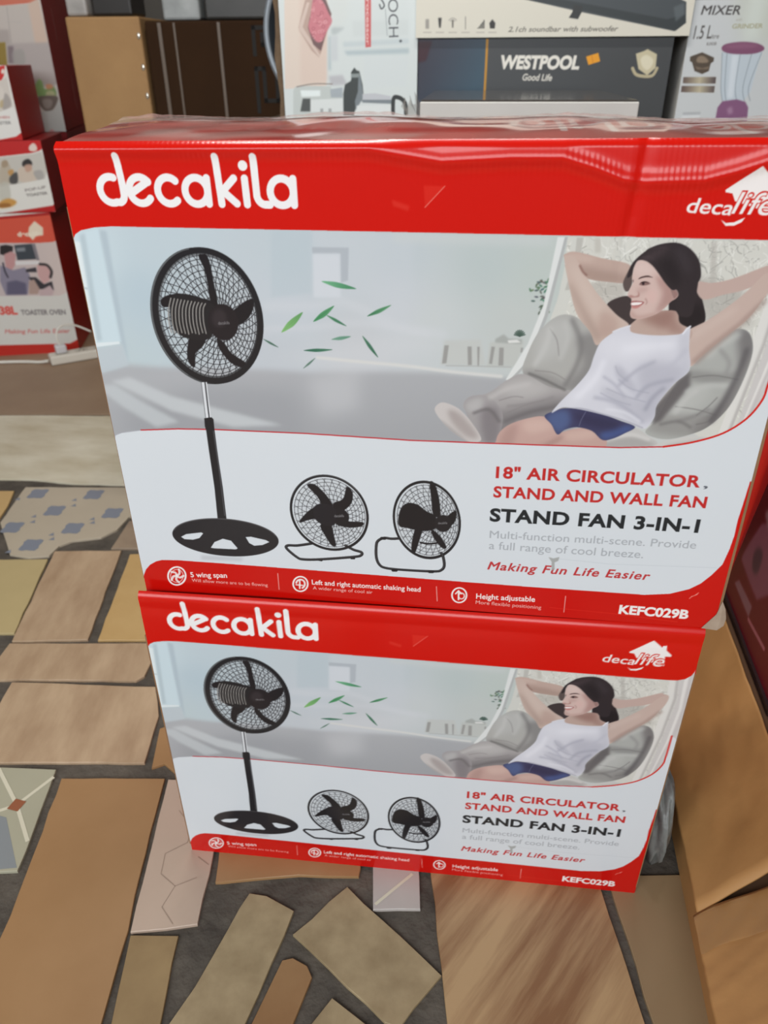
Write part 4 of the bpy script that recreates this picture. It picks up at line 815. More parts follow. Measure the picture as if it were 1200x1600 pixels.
# --- left stack
L4 = crop(0, 330, 6.4); LB = crop(0, 200, 3.636); LT = crop(0, 0, 6.667)
def house(Q, conv, col, sc):
    Q.poly(conv(sc), col, 1, .6)
def paint_oven(Q):
    red = (214, 84, 62)
    Q.poly(L4([(-900, 100), (0, 70), (590, 20), (700, 330), (600, 250), (575, 290), (530, 308), (400, 318), (0, 318), (-900, 340)]), red)
    Q.poly(L4([(-900, 80), (0, 55), (600, 0), (600, 30), (0, 80), (-900, 110)]), (170, 20, 18))
    Q.poly(L4([(-900, 340), (0, 320), (400, 318), (530, 308), (580, 292), (615, 255), (720, 740), (700, 780), (660, 820), (600, 845), (0, 850), (-900, 860)]), (206, 192, 190), grad=(L4([(0, 400)])[0], (198, 184, 184), L4([(650, 500)])[0], (212, 196, 190)))
    Q.poly(L4([(0, 345), (60, 335), (130, 350), (128, 400), (80, 450), (40, 440), (0, 430)]), (40, 34, 36), 1, .6)
    Q.poly(L4([(40, 430), (110, 400), (158, 430), (150, 540), (120, 590), (60, 570)]), (196, 148, 148), 1, .8)
    Q.poly(L4([(0, 540), (60, 560), (130, 590), (250, 560), (300, 640), (280, 830), (60, 840), (0, 700)]), (140, 134, 152), 1, .8)
    Q.poly(L4([(70, 710), (160, 690), (260, 720), (270, 835), (70, 835)]), (92, 88, 112), .9, 1.5)
    Q.line(L4([(30, 520), (50, 600), (80, 660)]), 3, (60, 56, 70), .9, 4)
    Q.poly(L4([(140, 340), (320, 325), (365, 480), (175, 490)]), (62, 68, 76), 1, .6); Q.poly(L4([(160, 370), (250, 360), (255, 400), (170, 405)]), (150, 156, 162), .8, 1.2)
    Q.poly(L4([(318, 325), (350, 322), (395, 490), (365, 490)]), (130, 124, 130), 1, .5); Q.poly(L4([(150, 500), (390, 495), (395, 530), (160, 540)]), (222, 218, 218), 1, .6)
    Q.poly(L4([(260, 580), (360, 560), (370, 610), (260, 610)]), (58, 54, 62), 1, .6)
    Q.poly(L4([(370, 540), (420, 520), (490, 560), (520, 620), (490, 700), (430, 730), (380, 640)]), (204, 164, 162), 1, .8)
    Q.line(L4([(400, 530), (470, 540), (515, 600), (505, 660)]), 4.5, (64, 56, 58), 1, 5)
    Q.poly(L4([(280, 660), (360, 660), (440, 730), (520, 700), (540, 790), (470, 780), (380, 780)]), (52, 48, 54), 1, .8)
    Q.poly(L4([(290, 700), (340, 680), (400, 780), (380, 830), (290, 830)]), (176, 150, 140), 1, 1.0); Q.poly(L4([(390, 800), (500, 740), (540, 800), (520, 850), (400, 845)]), (196, 172, 174), 1, 1)
    Q.poly(L4([(290, 160), (345, 98), (430, 165), (432, 240), (360, 250), (330, 290), (280, 240)]), (236, 226, 204), .95, .8); Q.text('decalife', L4([(178, 252)])[0], L4([(420, 244)])[0], L4([(180, 205)])[0], (240, 228, 208), .05, blur=.5)
    Q.poly(L4([(-900, 860), (0, 850), (600, 845), (660, 820), (700, 780), (720, 740), (860, 1310), (0, 1345), (-900, 1360)]), (214, 212, 206))
    Q.text('38L', L4([(0, 1032)])[0], L4([(180, 1030)])[0], L4([(2, 950)])[0], (216, 92, 84), .05, blur=.4); Q.text('TOASTER OVEN', L4([(215, 1036)])[0], L4([(660, 1032)])[0], L4([(217, 985)])[0], (118, 112, 114), .03, blur=.5)
    Q.text('Making Fun Life Easier', L4([(50, 1222)])[0], L4([(705, 1215)])[0], L4([(52, 1180)])[0], (206, 120, 116), .02, .2, blur=.5)
    Q.poly(L4([(-900, 1352), (0, 1340), (700, 1322), (800, 1270), (830, 1320), (900, 1500), (-900, 1500)]), (190, 44, 34))
def paint_breakfast(Q):
    Q.poly(LB([(-300, 40), (250, 40), (250, 110), (225, 128), (180, 142), (0, 162), (-300, 190)]), (196, 22, 20))
    ph = Q.poly(LB([(-300, 200), (0, 168), (180, 150), (235, 135), (270, 240), (255, 290), (0, 335), (-300, 360)]), (204, 200, 192))
    for P, c in (([(110, 230), (160, 215), (190, 240), (215, 290), (150, 310), (100, 290)], (212, 196, 180)), ([(130, 190), (160, 175), (182, 195), (176, 215), (130, 218)], (40, 36, 36)), ([(0, 230), (25, 180), (55, 210), (70, 260), (95, 300), (40, 315), (0, 320)], (190, 178, 160)), ([(45, 245), (75, 235), (75, 265), (55, 270)], (196, 150, 90)), ([(55, 280), (95, 250), (100, 310), (60, 315)], (76, 74, 74)), ([(140, 212), (178, 208), (178, 240), (150, 250)], (198, 160, 140)), ([(190, 250), (235, 240), (250, 280), (215, 295)], (176, 172, 168)), ([(10, 190), (40, 185), (45, 215), (15, 225)], (170, 150, 126))):
        Q.poly(LB(P), c, .95, .8, 4, ph)
    Q.poly(LB([(-300, 365), (0, 338), (255, 290), (272, 240), (320, 410), (300, 440), (0, 480), (-300, 510)]), (230, 228, 222))
    Q.poly(LB([(0, 320), (45, 310), (60, 400), (0, 410)]), (196, 194, 182), .8, 1.2, 4); Q.poly(LB([(0, 420), (50, 400), (95, 418), (70, 445), (0, 455)]), (206, 150, 72), .95, 1.2, 4); Q.poly(LB([(0, 430), (50, 428), (60, 446), (0, 452)]), (150, 96, 44), .8, 1, 4)
    Q.text('POP-UP', LB([(145, 362)])[0], LB([(262, 342)])[0], LB([(143, 346)])[0], (140, 130, 128), .02, blur=.5); Q.text('TOASTER', LB([(152, 390)])[0], LB([(272, 376)])[0], LB([(150, 374)])[0], (110, 104, 102), .02, blur=.5)
    Q.poly(LB([(-300, 525), (0, 488), (300, 440), (330, 400), (345, 470), (0, 520), (-300, 560)]), (184, 22, 20))
    Q.poly(LB([(165, 105), (190, 85), (210, 108), (205, 130), (170, 130)]), (236, 226, 214), .95, .6, 3)
def paint_small(Q):
    Q.poly(LT([(-800, 690), (0, 690), (52, 680), (40, 790), (20, 830), (0, 840), (-800, 860)]), (206, 24, 20)); Q.poly(LT([(12, 740), (30, 715), (48, 740), (40, 765), (16, 765)]), (236, 220, 210), 1, .5, 3)
    Q.poly(LT([(-800, 870), (0, 845), (30, 830), (70, 800), (130, 1110), (0, 1165), (-800, 1180)]), (214, 206, 198)); Q.poly(LT([(30, 1030), (60, 970), (110, 1040), (110, 1110), (30, 1140)]), (168, 160, 156), .9, 1, 4); Q.poly(LT([(-20, 900), (30, 930), (40, 1020), (-20, 1060)]), (222, 214, 206), .9, 1, 4); Q.poly(LT([(0, 1060), (30, 1040), (30, 1110), (0, 1120)]), (190, 170, 130), .9, 1, 4)
    Q.poly(LT([(-800, 1200), (0, 1165), (140, 1115), (225, 1330), (215, 1380), (170, 1420), (0, 1450), (-800, 1480)]), (234, 232, 228))
    Q.text('KITCHEN', LT([(-120, 1236)])[0], LT([(102, 1232)])[0], LT([(-120, 1212)])[0], (196, 120, 118), .02, blur=.4); Q.text('TOASTER', LT([(-110, 1300)])[0], LT([(120, 1292)])[0], LT([(-110, 1268)])[0], (130, 128, 128), .02, blur=.4)
    Q.poly(LT([(-800, 1490), (0, 1455), (170, 1422), (225, 1380), (245, 1400), (260, 1600), (-800, 1600)]), (200, 12, 10))
def paint_bowl(Q):
    Q.poly(LT([(-500, -300), (420, -300), (420, -20), (330, 30), (0, 60), (-500, 80)]), (216, 108, 76))
    Q.poly(LT([(-500, 90), (0, 60), (300, 40), (400, -10), (520, 460), (-500, 520)]), (206, 198, 190)); Q.poly(LT([(290, 40), (400, -20), (500, 450), (370, 470)]), (222, 196, 176), .9, 2)
    Q.line(LT([(70, 70), (120, 460)]), 1.2, (176, 170, 164), .8, 0, None, .5); Q.line(LT([(60, 230), (220, 230)]), .8, (190, 184, 178), .6, 0)
    Q.poly(LT([(-500, 300), (90, 310), (110, 470), (-500, 500)]), (176, 166, 160), .8, 2)
    Q.poly(LT([(-500, 480), (520, 440), (610, 860), (560, 900), (-500, 900)]), (186, 176, 172), .95, 2); Q.poly(LT([(-100, 450), (55, 440), (75, 680), (-100, 700)]), (150, 124, 20), 1, 1); Q.poly(LT([(80, 480), (140, 480), (150, 660), (90, 660)]), (128, 112, 116), .9, 1.5); Q.poly(LT([(130, 540), (240, 520), (260, 670), (150, 670)]), (168, 164, 158), .8, 2, 4)
    Q.poly(LT([(360, 920), (400, 830), (440, 850), (470, 930), (560, 900), (585, 1000), (480, 1040), (400, 1010)]), (140, 176, 110), .95, 1.2, 4); Q.poly(LT([(480, 880), (540, 880), (550, 920), (490, 930)]), (222, 160, 120), .95, 1, 4); Q.poly(LT([(480, 960), (560, 950), (570, 1040), (500, 1050)]), (206, 206, 160), .9, 1, 4)
    Q.poly(LT([(390, 1010), (590, 1000), (590, 1080), (540, 1150), (470, 1155), (410, 1090)]), (128, 116, 108), 1, 1, 4); Q.poly(LT([(440, 1040), (540, 1040), (530, 1120), (470, 1130)]), (176, 166, 158), .8, 1.5, 4)
    Q.poly(LT([(-500, 1180), (430, 1165), (560, 1150), (600, 1080), (630, 1000), (700, 1380), (640, 1410), (-500, 1440)]), (214, 216, 212)); Q.poly(LT([(500, 1390), (540, 1345), (580, 1390), (560, 1420), (510, 1420)]), (226, 160, 160), .9, .8, 3)
oven = carton('toaster_oven_carton', 'red and cream toaster oven carton at the foot of the left stack', (-1.109, 1.996), 15.6, .52, .496, .40, dk_red, paint=paint_oven)
carton('toaster_carton', 'red and white carton picturing a couple at breakfast, on the toaster oven carton', (-1.090, 2.003), 15.6, .42, .222, .34, maroon, paint=paint_breakfast, z=.4975)
carton('kitchen_appliance_carton', 'small red-sided carton on the breakfast carton, at the left edge', (-1.142, 1.988), 15.6, .26, .212, .34, dk_red, paint=paint_small, z=.721)
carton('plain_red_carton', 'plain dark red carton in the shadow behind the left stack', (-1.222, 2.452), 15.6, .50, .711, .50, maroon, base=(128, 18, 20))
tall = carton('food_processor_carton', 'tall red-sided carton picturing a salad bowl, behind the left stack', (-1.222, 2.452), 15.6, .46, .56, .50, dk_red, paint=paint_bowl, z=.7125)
# pale lettering down the red side of the tall carton
for (y0, z0, l) in ((.16, .30, .10), (.30, .06, .12)):
    box('side_lettering', .4601, .4606, y0, y0 + .014, z0, z0 + l, mat('faded_ink', (170, 90, 84), .5), tall)

# --- socket strip, its plug and leads in front of the oven carton
strip_m = mat('white_plastic', (214, 208, 196), 0.4)
A = Vector((-1.150, 1.850, 0)); Bv = Vector((-1.010, 1.955, 0)); ang = math.atan2(Bv.y - A.y, Bv.x - A.x); Ls = .30
t = thing('power_strip', 'white power strip lying on the floor before the toaster oven carton', 'power strip', tuple(A), ang)
box('housing', 0, Ls, -.028, .028, .001, .034, strip_m, t, .006)
for i in range(4):
    k = .045 + i * .068
    o = box('socket', k - .022, k + .022, -.02, .02, .0335, .0352, mat('socket_face', (196, 190, 178), .45), t, .0006)
    for dx, dy in ((0, .009), (-.008, -.006), (.008, -.006)): box('pin_slot', k + dx - .0022, k + dx + .0022, dy - .004, dy + .004, .0350, .0356, mat('slot_dark', (30, 28, 28), .6), o)
d2 = Vector((math.cos(ang), math.sin(ang), 0)); pc = A + d2 * .045
t = thing('plug', 'pale plug standing in the near socket of the white power strip', 'plug', (pc.x, pc.y, .0362), ang)
bm = bmesh.new(); bm_box(bm, -.019, .019, -.017, .017, 0, .030, .006); from_bm('plug_body', bm, mat('plug_plastic', (206, 204, 206), .4), t)
bm = bmesh.new(); tube(bm, catmull([(0, 0, .028), (-.004, .004, .050), (.004, .018, .075), (.03, .03, .088), (.07, .035, .080), (.12, .03, .05)], 6, False), .0035); from_bm('plug_lead', bm, mat('lead_white', (222, 218, 208), .45), t, smooth=True)
bm = bmesh.new(); tube(bm, catmull([(-1.155, 1.846, .014), (-1.19, 1.850, .007), (-1.25, 1.850, .0065), (-1.35, 1.832, .0065), (-1.50, 1.78, .0065), (-1.7, 1.70, .0065)], 8, False), .0055)
tag(from_bm('cable', bm, mat('lead_white', (222, 218, 208), .45), smooth=True), 'white cable running left along the floor from the power strip', 'cable')

# --- tall brown cartons behind, with what lies on top of them
t = thing('cardboard_carton', 'tall tan cardboard carton with taped edge behind the left stack', 'box', (-.955, 2.06, 0), math.radians(4))
bm = bm_box(bmesh.new(), 0, .235, 0, .34, 0, 1.062, .006); from_bm('carton_body', bm, brown_board, t)
for z in (.845, .925, 1.01):
    bm = bmesh.new(); bmesh.ops.create_uvsphere(bm, u_segments=8, v_segments=6, radius=.008); bmesh.ops.scale(bm, vec=(.7, .35, 1.2), verts=bm.verts)
    from_bm('staple', bm, mat('staple_metal', (214, 208, 196), .25, metal=.8), t, loc=(.226, -.001, z))
shaded_card = mat('shaded_brown_board', (58, 38, 22), 0.85, 0.15, noise=.3, nscale=5, color2=(48, 31, 18))  # shaded right face of the tan carton, given as darker board of its own
t = thing('strapped_carton', 'strapped carton behind the pan, dark brown standing in for shade', 'box', (-.712, 2.09, 0), math.radians(2))
bm = bm_box(bmesh.new(), 0, .62, 0, .42, 0, 1.05, .006); from_bm('carton_body', bm, shaded_card, t)
for x, w_ in ((.042, .011), (.092, .006), (.232, .009)): box('strap', x, x + w_, -.0022, -.0006, .004, 1.045, mat('strap_grey', (104, 90, 78), .4), t)
ink_black = mat('carton_ink', (18, 13, 10), .7)
for P in ([(.345, .96), (.345, 1.03), (.405, 1.03), (.405, .985), (.372, .985), (.372, 1.012)], [(.345, .80), (.345, .92), (.37, .92), (.37, .83), (.41, .83), (.41, .91)]):
    bm = bmesh.new()
    for (xa, za), (xb, zb) in zip(P[:-1], P[1:]): bm_box(bm, min(xa, xb) - .006, max(xa, xb) + .006, -.0008, .0004, min(za, zb) - .006, max(za, zb) + .006)
    from_bm('side_mark', bm, ink_black, t)
for nm, lb, x0, x1, c, y0 in (('white_packet', 'small white packet on top of the tan carton', -.952, -.885, (196, 192, 188), 2.075), ('silver_packet', 'silvery packet on the dark strapped carton, beside the tan one', -.655, -.535, (176, 180, 180), 2.11), ('grey_packet', 'dark grey packet on the dark strapped carton, above the pan side', -.52, -.13, (62, 60, 58), 2.11), ('black_packet', 'flat black packet lying on the tan carton', -.875, -.745, (48, 44, 42), 2.09)):
    z0 = 1.0635 if x1 < -.74 else 1.0515
    bm = bm_box(bmesh.new(), x0, x1, y0, y0 + .12, z0, z0 + (.07 if x1 < -.74 else .09), .008); o = from_bm(nm, bm, mat(nm + '_skin', c, .35, noise=.25, nscale=16, color2=tuple(int(k * .8) for k in c))); tag(o, lb, 'packet')

# --- counter row
cz = .80
ct = structure(box('display_counter_1', -.26, 1.34, .90, 1.98, 0, cz - .0008, mat('counter_board', (112, 96, 80), .6, noise=.3, nscale=6, color2=(98, 84, 70))))  # unseen counter block that carries the carton row
# round pan standing on edge
t = thing('round_pan', 'dark round pan with pale rim standing behind the meat processor carton', 'pan', (-.026, 1.668, cz), 0)
def ring_mesh(prof, n=72):
    bm = bmesh.new(); R = [[bm.verts.new((r * math.cos(2 * math.pi * i / n), y, .2005 + r * math.sin(2 * math.pi * i / n))) for r, y in prof] for i in range(n)]
    for i in range(n):
        for j in range(len(prof) - 1): bm.faces.new((R[i][j], R[(i + 1) % n][j], R[(i + 1) % n][j + 1], R[i][j + 1]))
    return bm
o = from_bm('pan_rim', ring_mesh([(.186, -.004), (.193, -.009), (.200, -.005), (.200, .002), (.192, .004)]), mat('pan_rim_metal', (150, 158, 166), .35, metal=.3), t, smooth=True)
o = from_bm('pan_bowl', ring_mesh([(.0005, .040), (.150, .040), (.158, .036), (.168, .022), (.176, .016), (.184, .004), (.193, -.002)]), mat('pan_grey', (58, 64, 70), .35, metal=.2), t, smooth=True)
md = o.modifiers.new('wall', 'SOLIDIFY'); md.thickness = .003
# meat processor carton lying on its side
CB = crop(440, 0, 5.4545)
def paint_boch(Q):
    Q.poly(CB([(20, -400), (400, -400), (385, 400), (380, 730), (30, 760)]), (226, 212, 200)); Q.poly(CB([(150, -400), (380, -400), (390, 700), (160, 720)]), (222, 202, 190), .8, 3)
    Q.poly(CB([(390, -400), (620, -400), (560, 160), (420, 300)]), (216, 222, 220), .8, 6)
    Q.poly(CB([(200, 0), (290, -60), (360, -20), (425, 120), (390, 260), (340, 440), (320, 490), (255, 430), (150, 260), (145, 230)]), (190, 164, 152), 1, .5); Q.poly(CB([(215, 20), (240, 20), (180, 230), (330, 470), (320, 488), (150, 255), (150, 220)]), (222, 204, 194), .8, .6)
    Q.poly(CB([(300, -30), (370, -20), (425, 120), (335, 435), (270, 380), (225, 240), (240, 150)]), (118, 92, 92), 1, .6)
    mt = Q.poly(CB([(275, -20), (350, 10), (400, 110), (430, 180), (385, 270), (345, 350), (290, 350), (230, 240), (245, 140)]), (206, 128, 138), 1, .8, 4)
    for k in range(40): x, y = rng.uniform(240, 410), rng.uniform(-20, 350); Q.line(CB(ell(x, y, 14, 12, 0, 1, 10, rng.uniform(0, 6), rng.uniform(6, 9))), .8, (232, 176, 180) if k % 2 else (170, 92, 106), .8, 0, mt)
    for P, c, a in (([(420, 250), (440, 230), (540, 235), (470, 290), (430, 300)], (176, 186, 188), .7), ([(400, 320), (420, 300), (420, 600), (400, 600)], (168, 186, 192), .7), ([(420, 310), (480, 300), (480, 520), (420, 520)], (204, 210, 214), .8), ([(520, 360), (1080, 330), (1085, 370), (530, 400)], (196, 208, 212), .8), ([(530, 435), (1085, 410), (1085, 455), (560, 470)], (176, 192, 198), .85), ([(700, 480), (1080, 480), (1060, 740), (850, 740), (700, 790)], (214, 222, 224), .7), ([(600, 180), (1080, 170), (1080, 300), (610, 310)], (208, 216, 216), .6), ([(400, 650), (520, 640), (560, 720), (420, 730)], (184, 184, 190), .8)): Q.poly(CB(P), c, a, 2)
    Q.poly(CB([(705, -300), (762, -300), (762, 400), (715, 405)]), (206, 96, 98), 1, .4); Q.text('Meat Processor', CB([(722, -330)])[0], CB([(722, 385)])[0], CB([(752, -330)])[0], (236, 204, 200), .02)
    Q.text('BOCH', CB([(905, -90)])[0], CB([(915, 318)])[0], CB([(995, -90)])[0], (70, 74, 80), -.006); Q.line(CB([(835, 40), (850, 75), (875, 50), (860, 10), (830, -30)]), 2, (70, 74, 80), 1, 5); Q.line(CB([(885, 80), (900, 305)]), .8, (130, 140, 144), .8, 0); Q.poly(CB([(1000, 350), (1015, 335), (1028, 350), (1014, 365)]), (70, 76, 82), 1, .4)
    Q.poly(CB([(100, 780), (110, 745), (150, 730), (420, 735), (430, 800), (520, 790), (520, 1400), (100, 1400)]), (198, 206, 204), 1, .5); Q.poly(CB([(160, 770), (330, 770), (330, 820), (170, 825)]), (236, 246, 246), .95, 1); Q.line(CB([(130, 740), (270, 715), (430, 716)]), 1.6, (140, 128, 122), .9, 4)
    Q.poly(CB([(180, 840), (245, 840), (245, 950), (160, 950)]), (82, 86, 86), 1, .6); Q.poly(CB([(250, 850), (520, 840), (520, 950), (250, 955)]), (222, 228, 228), 1, .5); Q.poly(CB([(415, 760), (520, 745), (520, 830), (420, 830)]), (164, 174, 182), .9, .8)
    for x in (330, 400): Q.poly(CB([(x, 925), (x + 25, 925), (x + 25, 960), (x, 960)]), (150, 154, 156), .8, .5)
    Q.poly(CB([(530, 1400), (526, 800), (540, 720), (590, 690), (600, 640), (590, 620), (620, 575), (640, 600), (662, 605), (690, 720), (700, 830), (640, 900), (620, 960), (612, 1400)]), (64, 70, 70), 1, .5); Q.poly(CB([(590, 630), (665, 625), (668, 660), (590, 662)]), (150, 160, 160), .9, .5); Q.poly(CB([(655, 650), (672, 650), (700, 830), (630, 940), (625, 860), (650, 780)]), (128, 138, 144), .95, .6)
    Q.poly(CB([(690, 800), (800, 795), (930, 820), (940, 860), (690, 870)]), (196, 200, 206), 1, .5); Q.poly(CB([(680, 850), (935, 850), (935, 885), (690, 875)]), (124, 134, 140), .95, .5); Q.poly(CB([(640, 900), (940, 890), (930, 960), (640, 960)]), (224, 230, 230), 1, .5)
    Q.line(CB([(950, 960), (955, 840), (1000, 832), (1040, 860), (1058, 900), (1060, 970)]), 6, (52, 56, 56), 1, 6)
t = carton('meat_processor_carton', 'white meat processor carton on its side, beside the black speaker carton', (.190, 1.5), 0, .334, .42, .10, white_board, cell=.0012, base=(216, 224, 224), paint=paint_boch, z=cz)
bm = bmesh.new(); P = [(-.002, .2), (-.004, .42), (-.022, .41), (-.020, .30), (-.012, .24), (-.014, .2), (-.020, .15), (-.012, .06), (-.016, .02), (-.003, .0)]
vs = [bm.verts.new((x, .008, z)) for x, z in P]; bm.faces.new(vs); o = from_bm('torn_flap', bm, mat('torn_kraft', (120, 98, 74), .8, noise=.3, nscale=30, color2=(86, 68, 50)), t); o.modifiers.new('board', 'SOLIDIFY').thickness = .003; o['label'] = 'torn brown side flap'
# black speaker carton with the soundbar carton on it
CW = crop(640, 40, 2.7273); CS = crop(750, 0, 2.6667); CS2 = crop(400, 0, 3.0)
def paint_west(Q):
    Q.poly(CW([(20, 40), (335, 40), (320, 420), (20, 420)]), (44, 62, 78), 1, 0, grad=(CW([(60, 60)])[0], (52, 50, 64), CW([(300, 200)])[0], (58, 82, 98))); Q.poly(CW([(30, 68), (95, 68), (70, 150), (30, 160)]), (58, 22, 34), .9, 1.5)
    Q.line(CW([(331, 55), (326, 170), (316, 345), (314, 420)]), 3.6, (196, 140, 44), 1, 0)
    Q.text('WESTPOOL', CW([(386, 182)])[0], CW([(722, 184)])[0], CW([(388, 126)])[0], (236, 232, 222), .05, .12); Q.text('Good Life', CW([(480, 233)])[0], CW([(606, 235)])[0], CW([(482, 204)])[0], (222, 218, 208), .03, .2)
    Q.poly(CW([(752, 132), (804, 116), (812, 152), (762, 168)]), (236, 160, 36), 1, .3); Q.line(CW([(776, 128), (782, 160)]), 1, (206, 124, 24), .9, 0)
    Q.poly(CW([(964, 120), (1000, 108), (1014, 100), (1028, 108), (1054, 122), (1048, 180), (1012, 212), (975, 185)]), (206, 196, 164), 1, .4, 0); Q.poly(CW([(985, 140), (1010, 125), (1038, 145), (1030, 175), (1010, 190), (990, 172)]), (236, 230, 206), .7, 1, 4)
    Q.line(CW([(950, 182), (965, 208), (1000, 216), (1035, 212), (1054, 182)]), 4.5, (196, 184, 150), .95, 5)
def paint_sbar(Q):
    Q.poly(CS([(200, -60), (520, -160), (860, 8), (858, 95), (810, 130), (420, 50), (170, -6)]), (72, 78, 82), 1, .3); Q.poly(CS([(165, -8), (430, 44), (815, 128), (858, 95), (856, 60), (780, 80), (420, 12), (190, -30)]), (54, 60, 62), 1, .6); Q.poly(CS([(806, 30), (850, 12), (852, 60), (815, 90)]), (96, 104, 108), .8, 1.5)
    Q.poly(CS([(390, 18), (428, 26), (424, 50), (408, 80), (370, 74), (385, 50)]), (52, 54, 54), 1, .4)
    Q.text('2.1ch soundbar with subwoofer', CS([(116, 133)])[0], CS([(575, 130)])[0], CS([(118, 110)])[0], (120, 116, 108), .015, .25)
    for x, k in ((803, 0), (862, 1), (922, 2), (982, 3), (1052, 4), (1108, 5)):
        c = (84, 80, 76)
        if k == 0: Q.poly(CS2([(x - 8, 90), (x + 8, 90), (x + 8, 135), (x - 8, 135)]), (150, 146, 140), .9, .8)
        elif k == 1: Q.poly(CS2([(x - 8, 84), (x + 8, 84), (x + 4, 130), (x - 4, 130)]), (52, 50, 48), 1, .6)
        elif k == 2: [Q.line(CS2(ell(x, 105, r, r, 0, 1, 16, 3.6, 5.8)), 1, (140, 136, 130), .8, 0) for r in (12, 20)]; Q.poly(CS2([(x - 4, 95), (x + 4, 95), (x + 3, 130), (x - 3, 130)]), c, .9, .5)
        elif k == 3: Q.line(CS2([(x, 80), (x, 136)]), 1.6, (150, 146, 140), .9, 0)
        elif k == 4: [Q.poly(CS2([(x - 14 + 7 * i, 130 - 9 * i), (x - 9 + 7 * i, 130 - 9 * i), (x - 9 + 7 * i, 134), (x - 14 + 7 * i, 134)]), (60, 58, 56), 1, .3) for i in range(5)]
        else: Q.poly(CS2([(x - 14, 108), (x, 90), (x + 14, 108), (x + 11, 134), (x - 11, 134)]), (52, 50, 48), 1, .4)
        Q.line(CS2([(x - 18, 152), (x + 18, 152)]), 1.4, (176, 170, 160), .8, 0, None, .5)
t = carton('speaker_carton', 'black speaker carton with orange price sticker on the counter', (.786, 1.5), 0, .594, .1845, .30, black_board, cell=.0012, base=(70, 72, 74), paint=paint_west, z=cz)
carton('soundbar_carton', 'white soundbar carton lying across the black speaker carton', (.816, 1.49), 0, .630, .20, .32, white_board, cell=.0012, base=(222, 218, 204), paint=paint_sbar, z=cz + .1865)
# flat box with glossy dark lid before it
t = thing('flat_carton', 'flat white-edged carton with glossy dark lid before the speaker carton', 'box', (.235, .955, cz), 0)
from_bm('carton_body', bm_box(bmesh.new(), 0, .395, 0, .50, 0, .0755, .002), white_board, t)
from_bm('glossy_lid', bm_box(bmesh.new(), .002, .393, .004, .498, .0757, .0785, .001), mat('lid_gloss', (70, 66, 62), .12, .6), t)
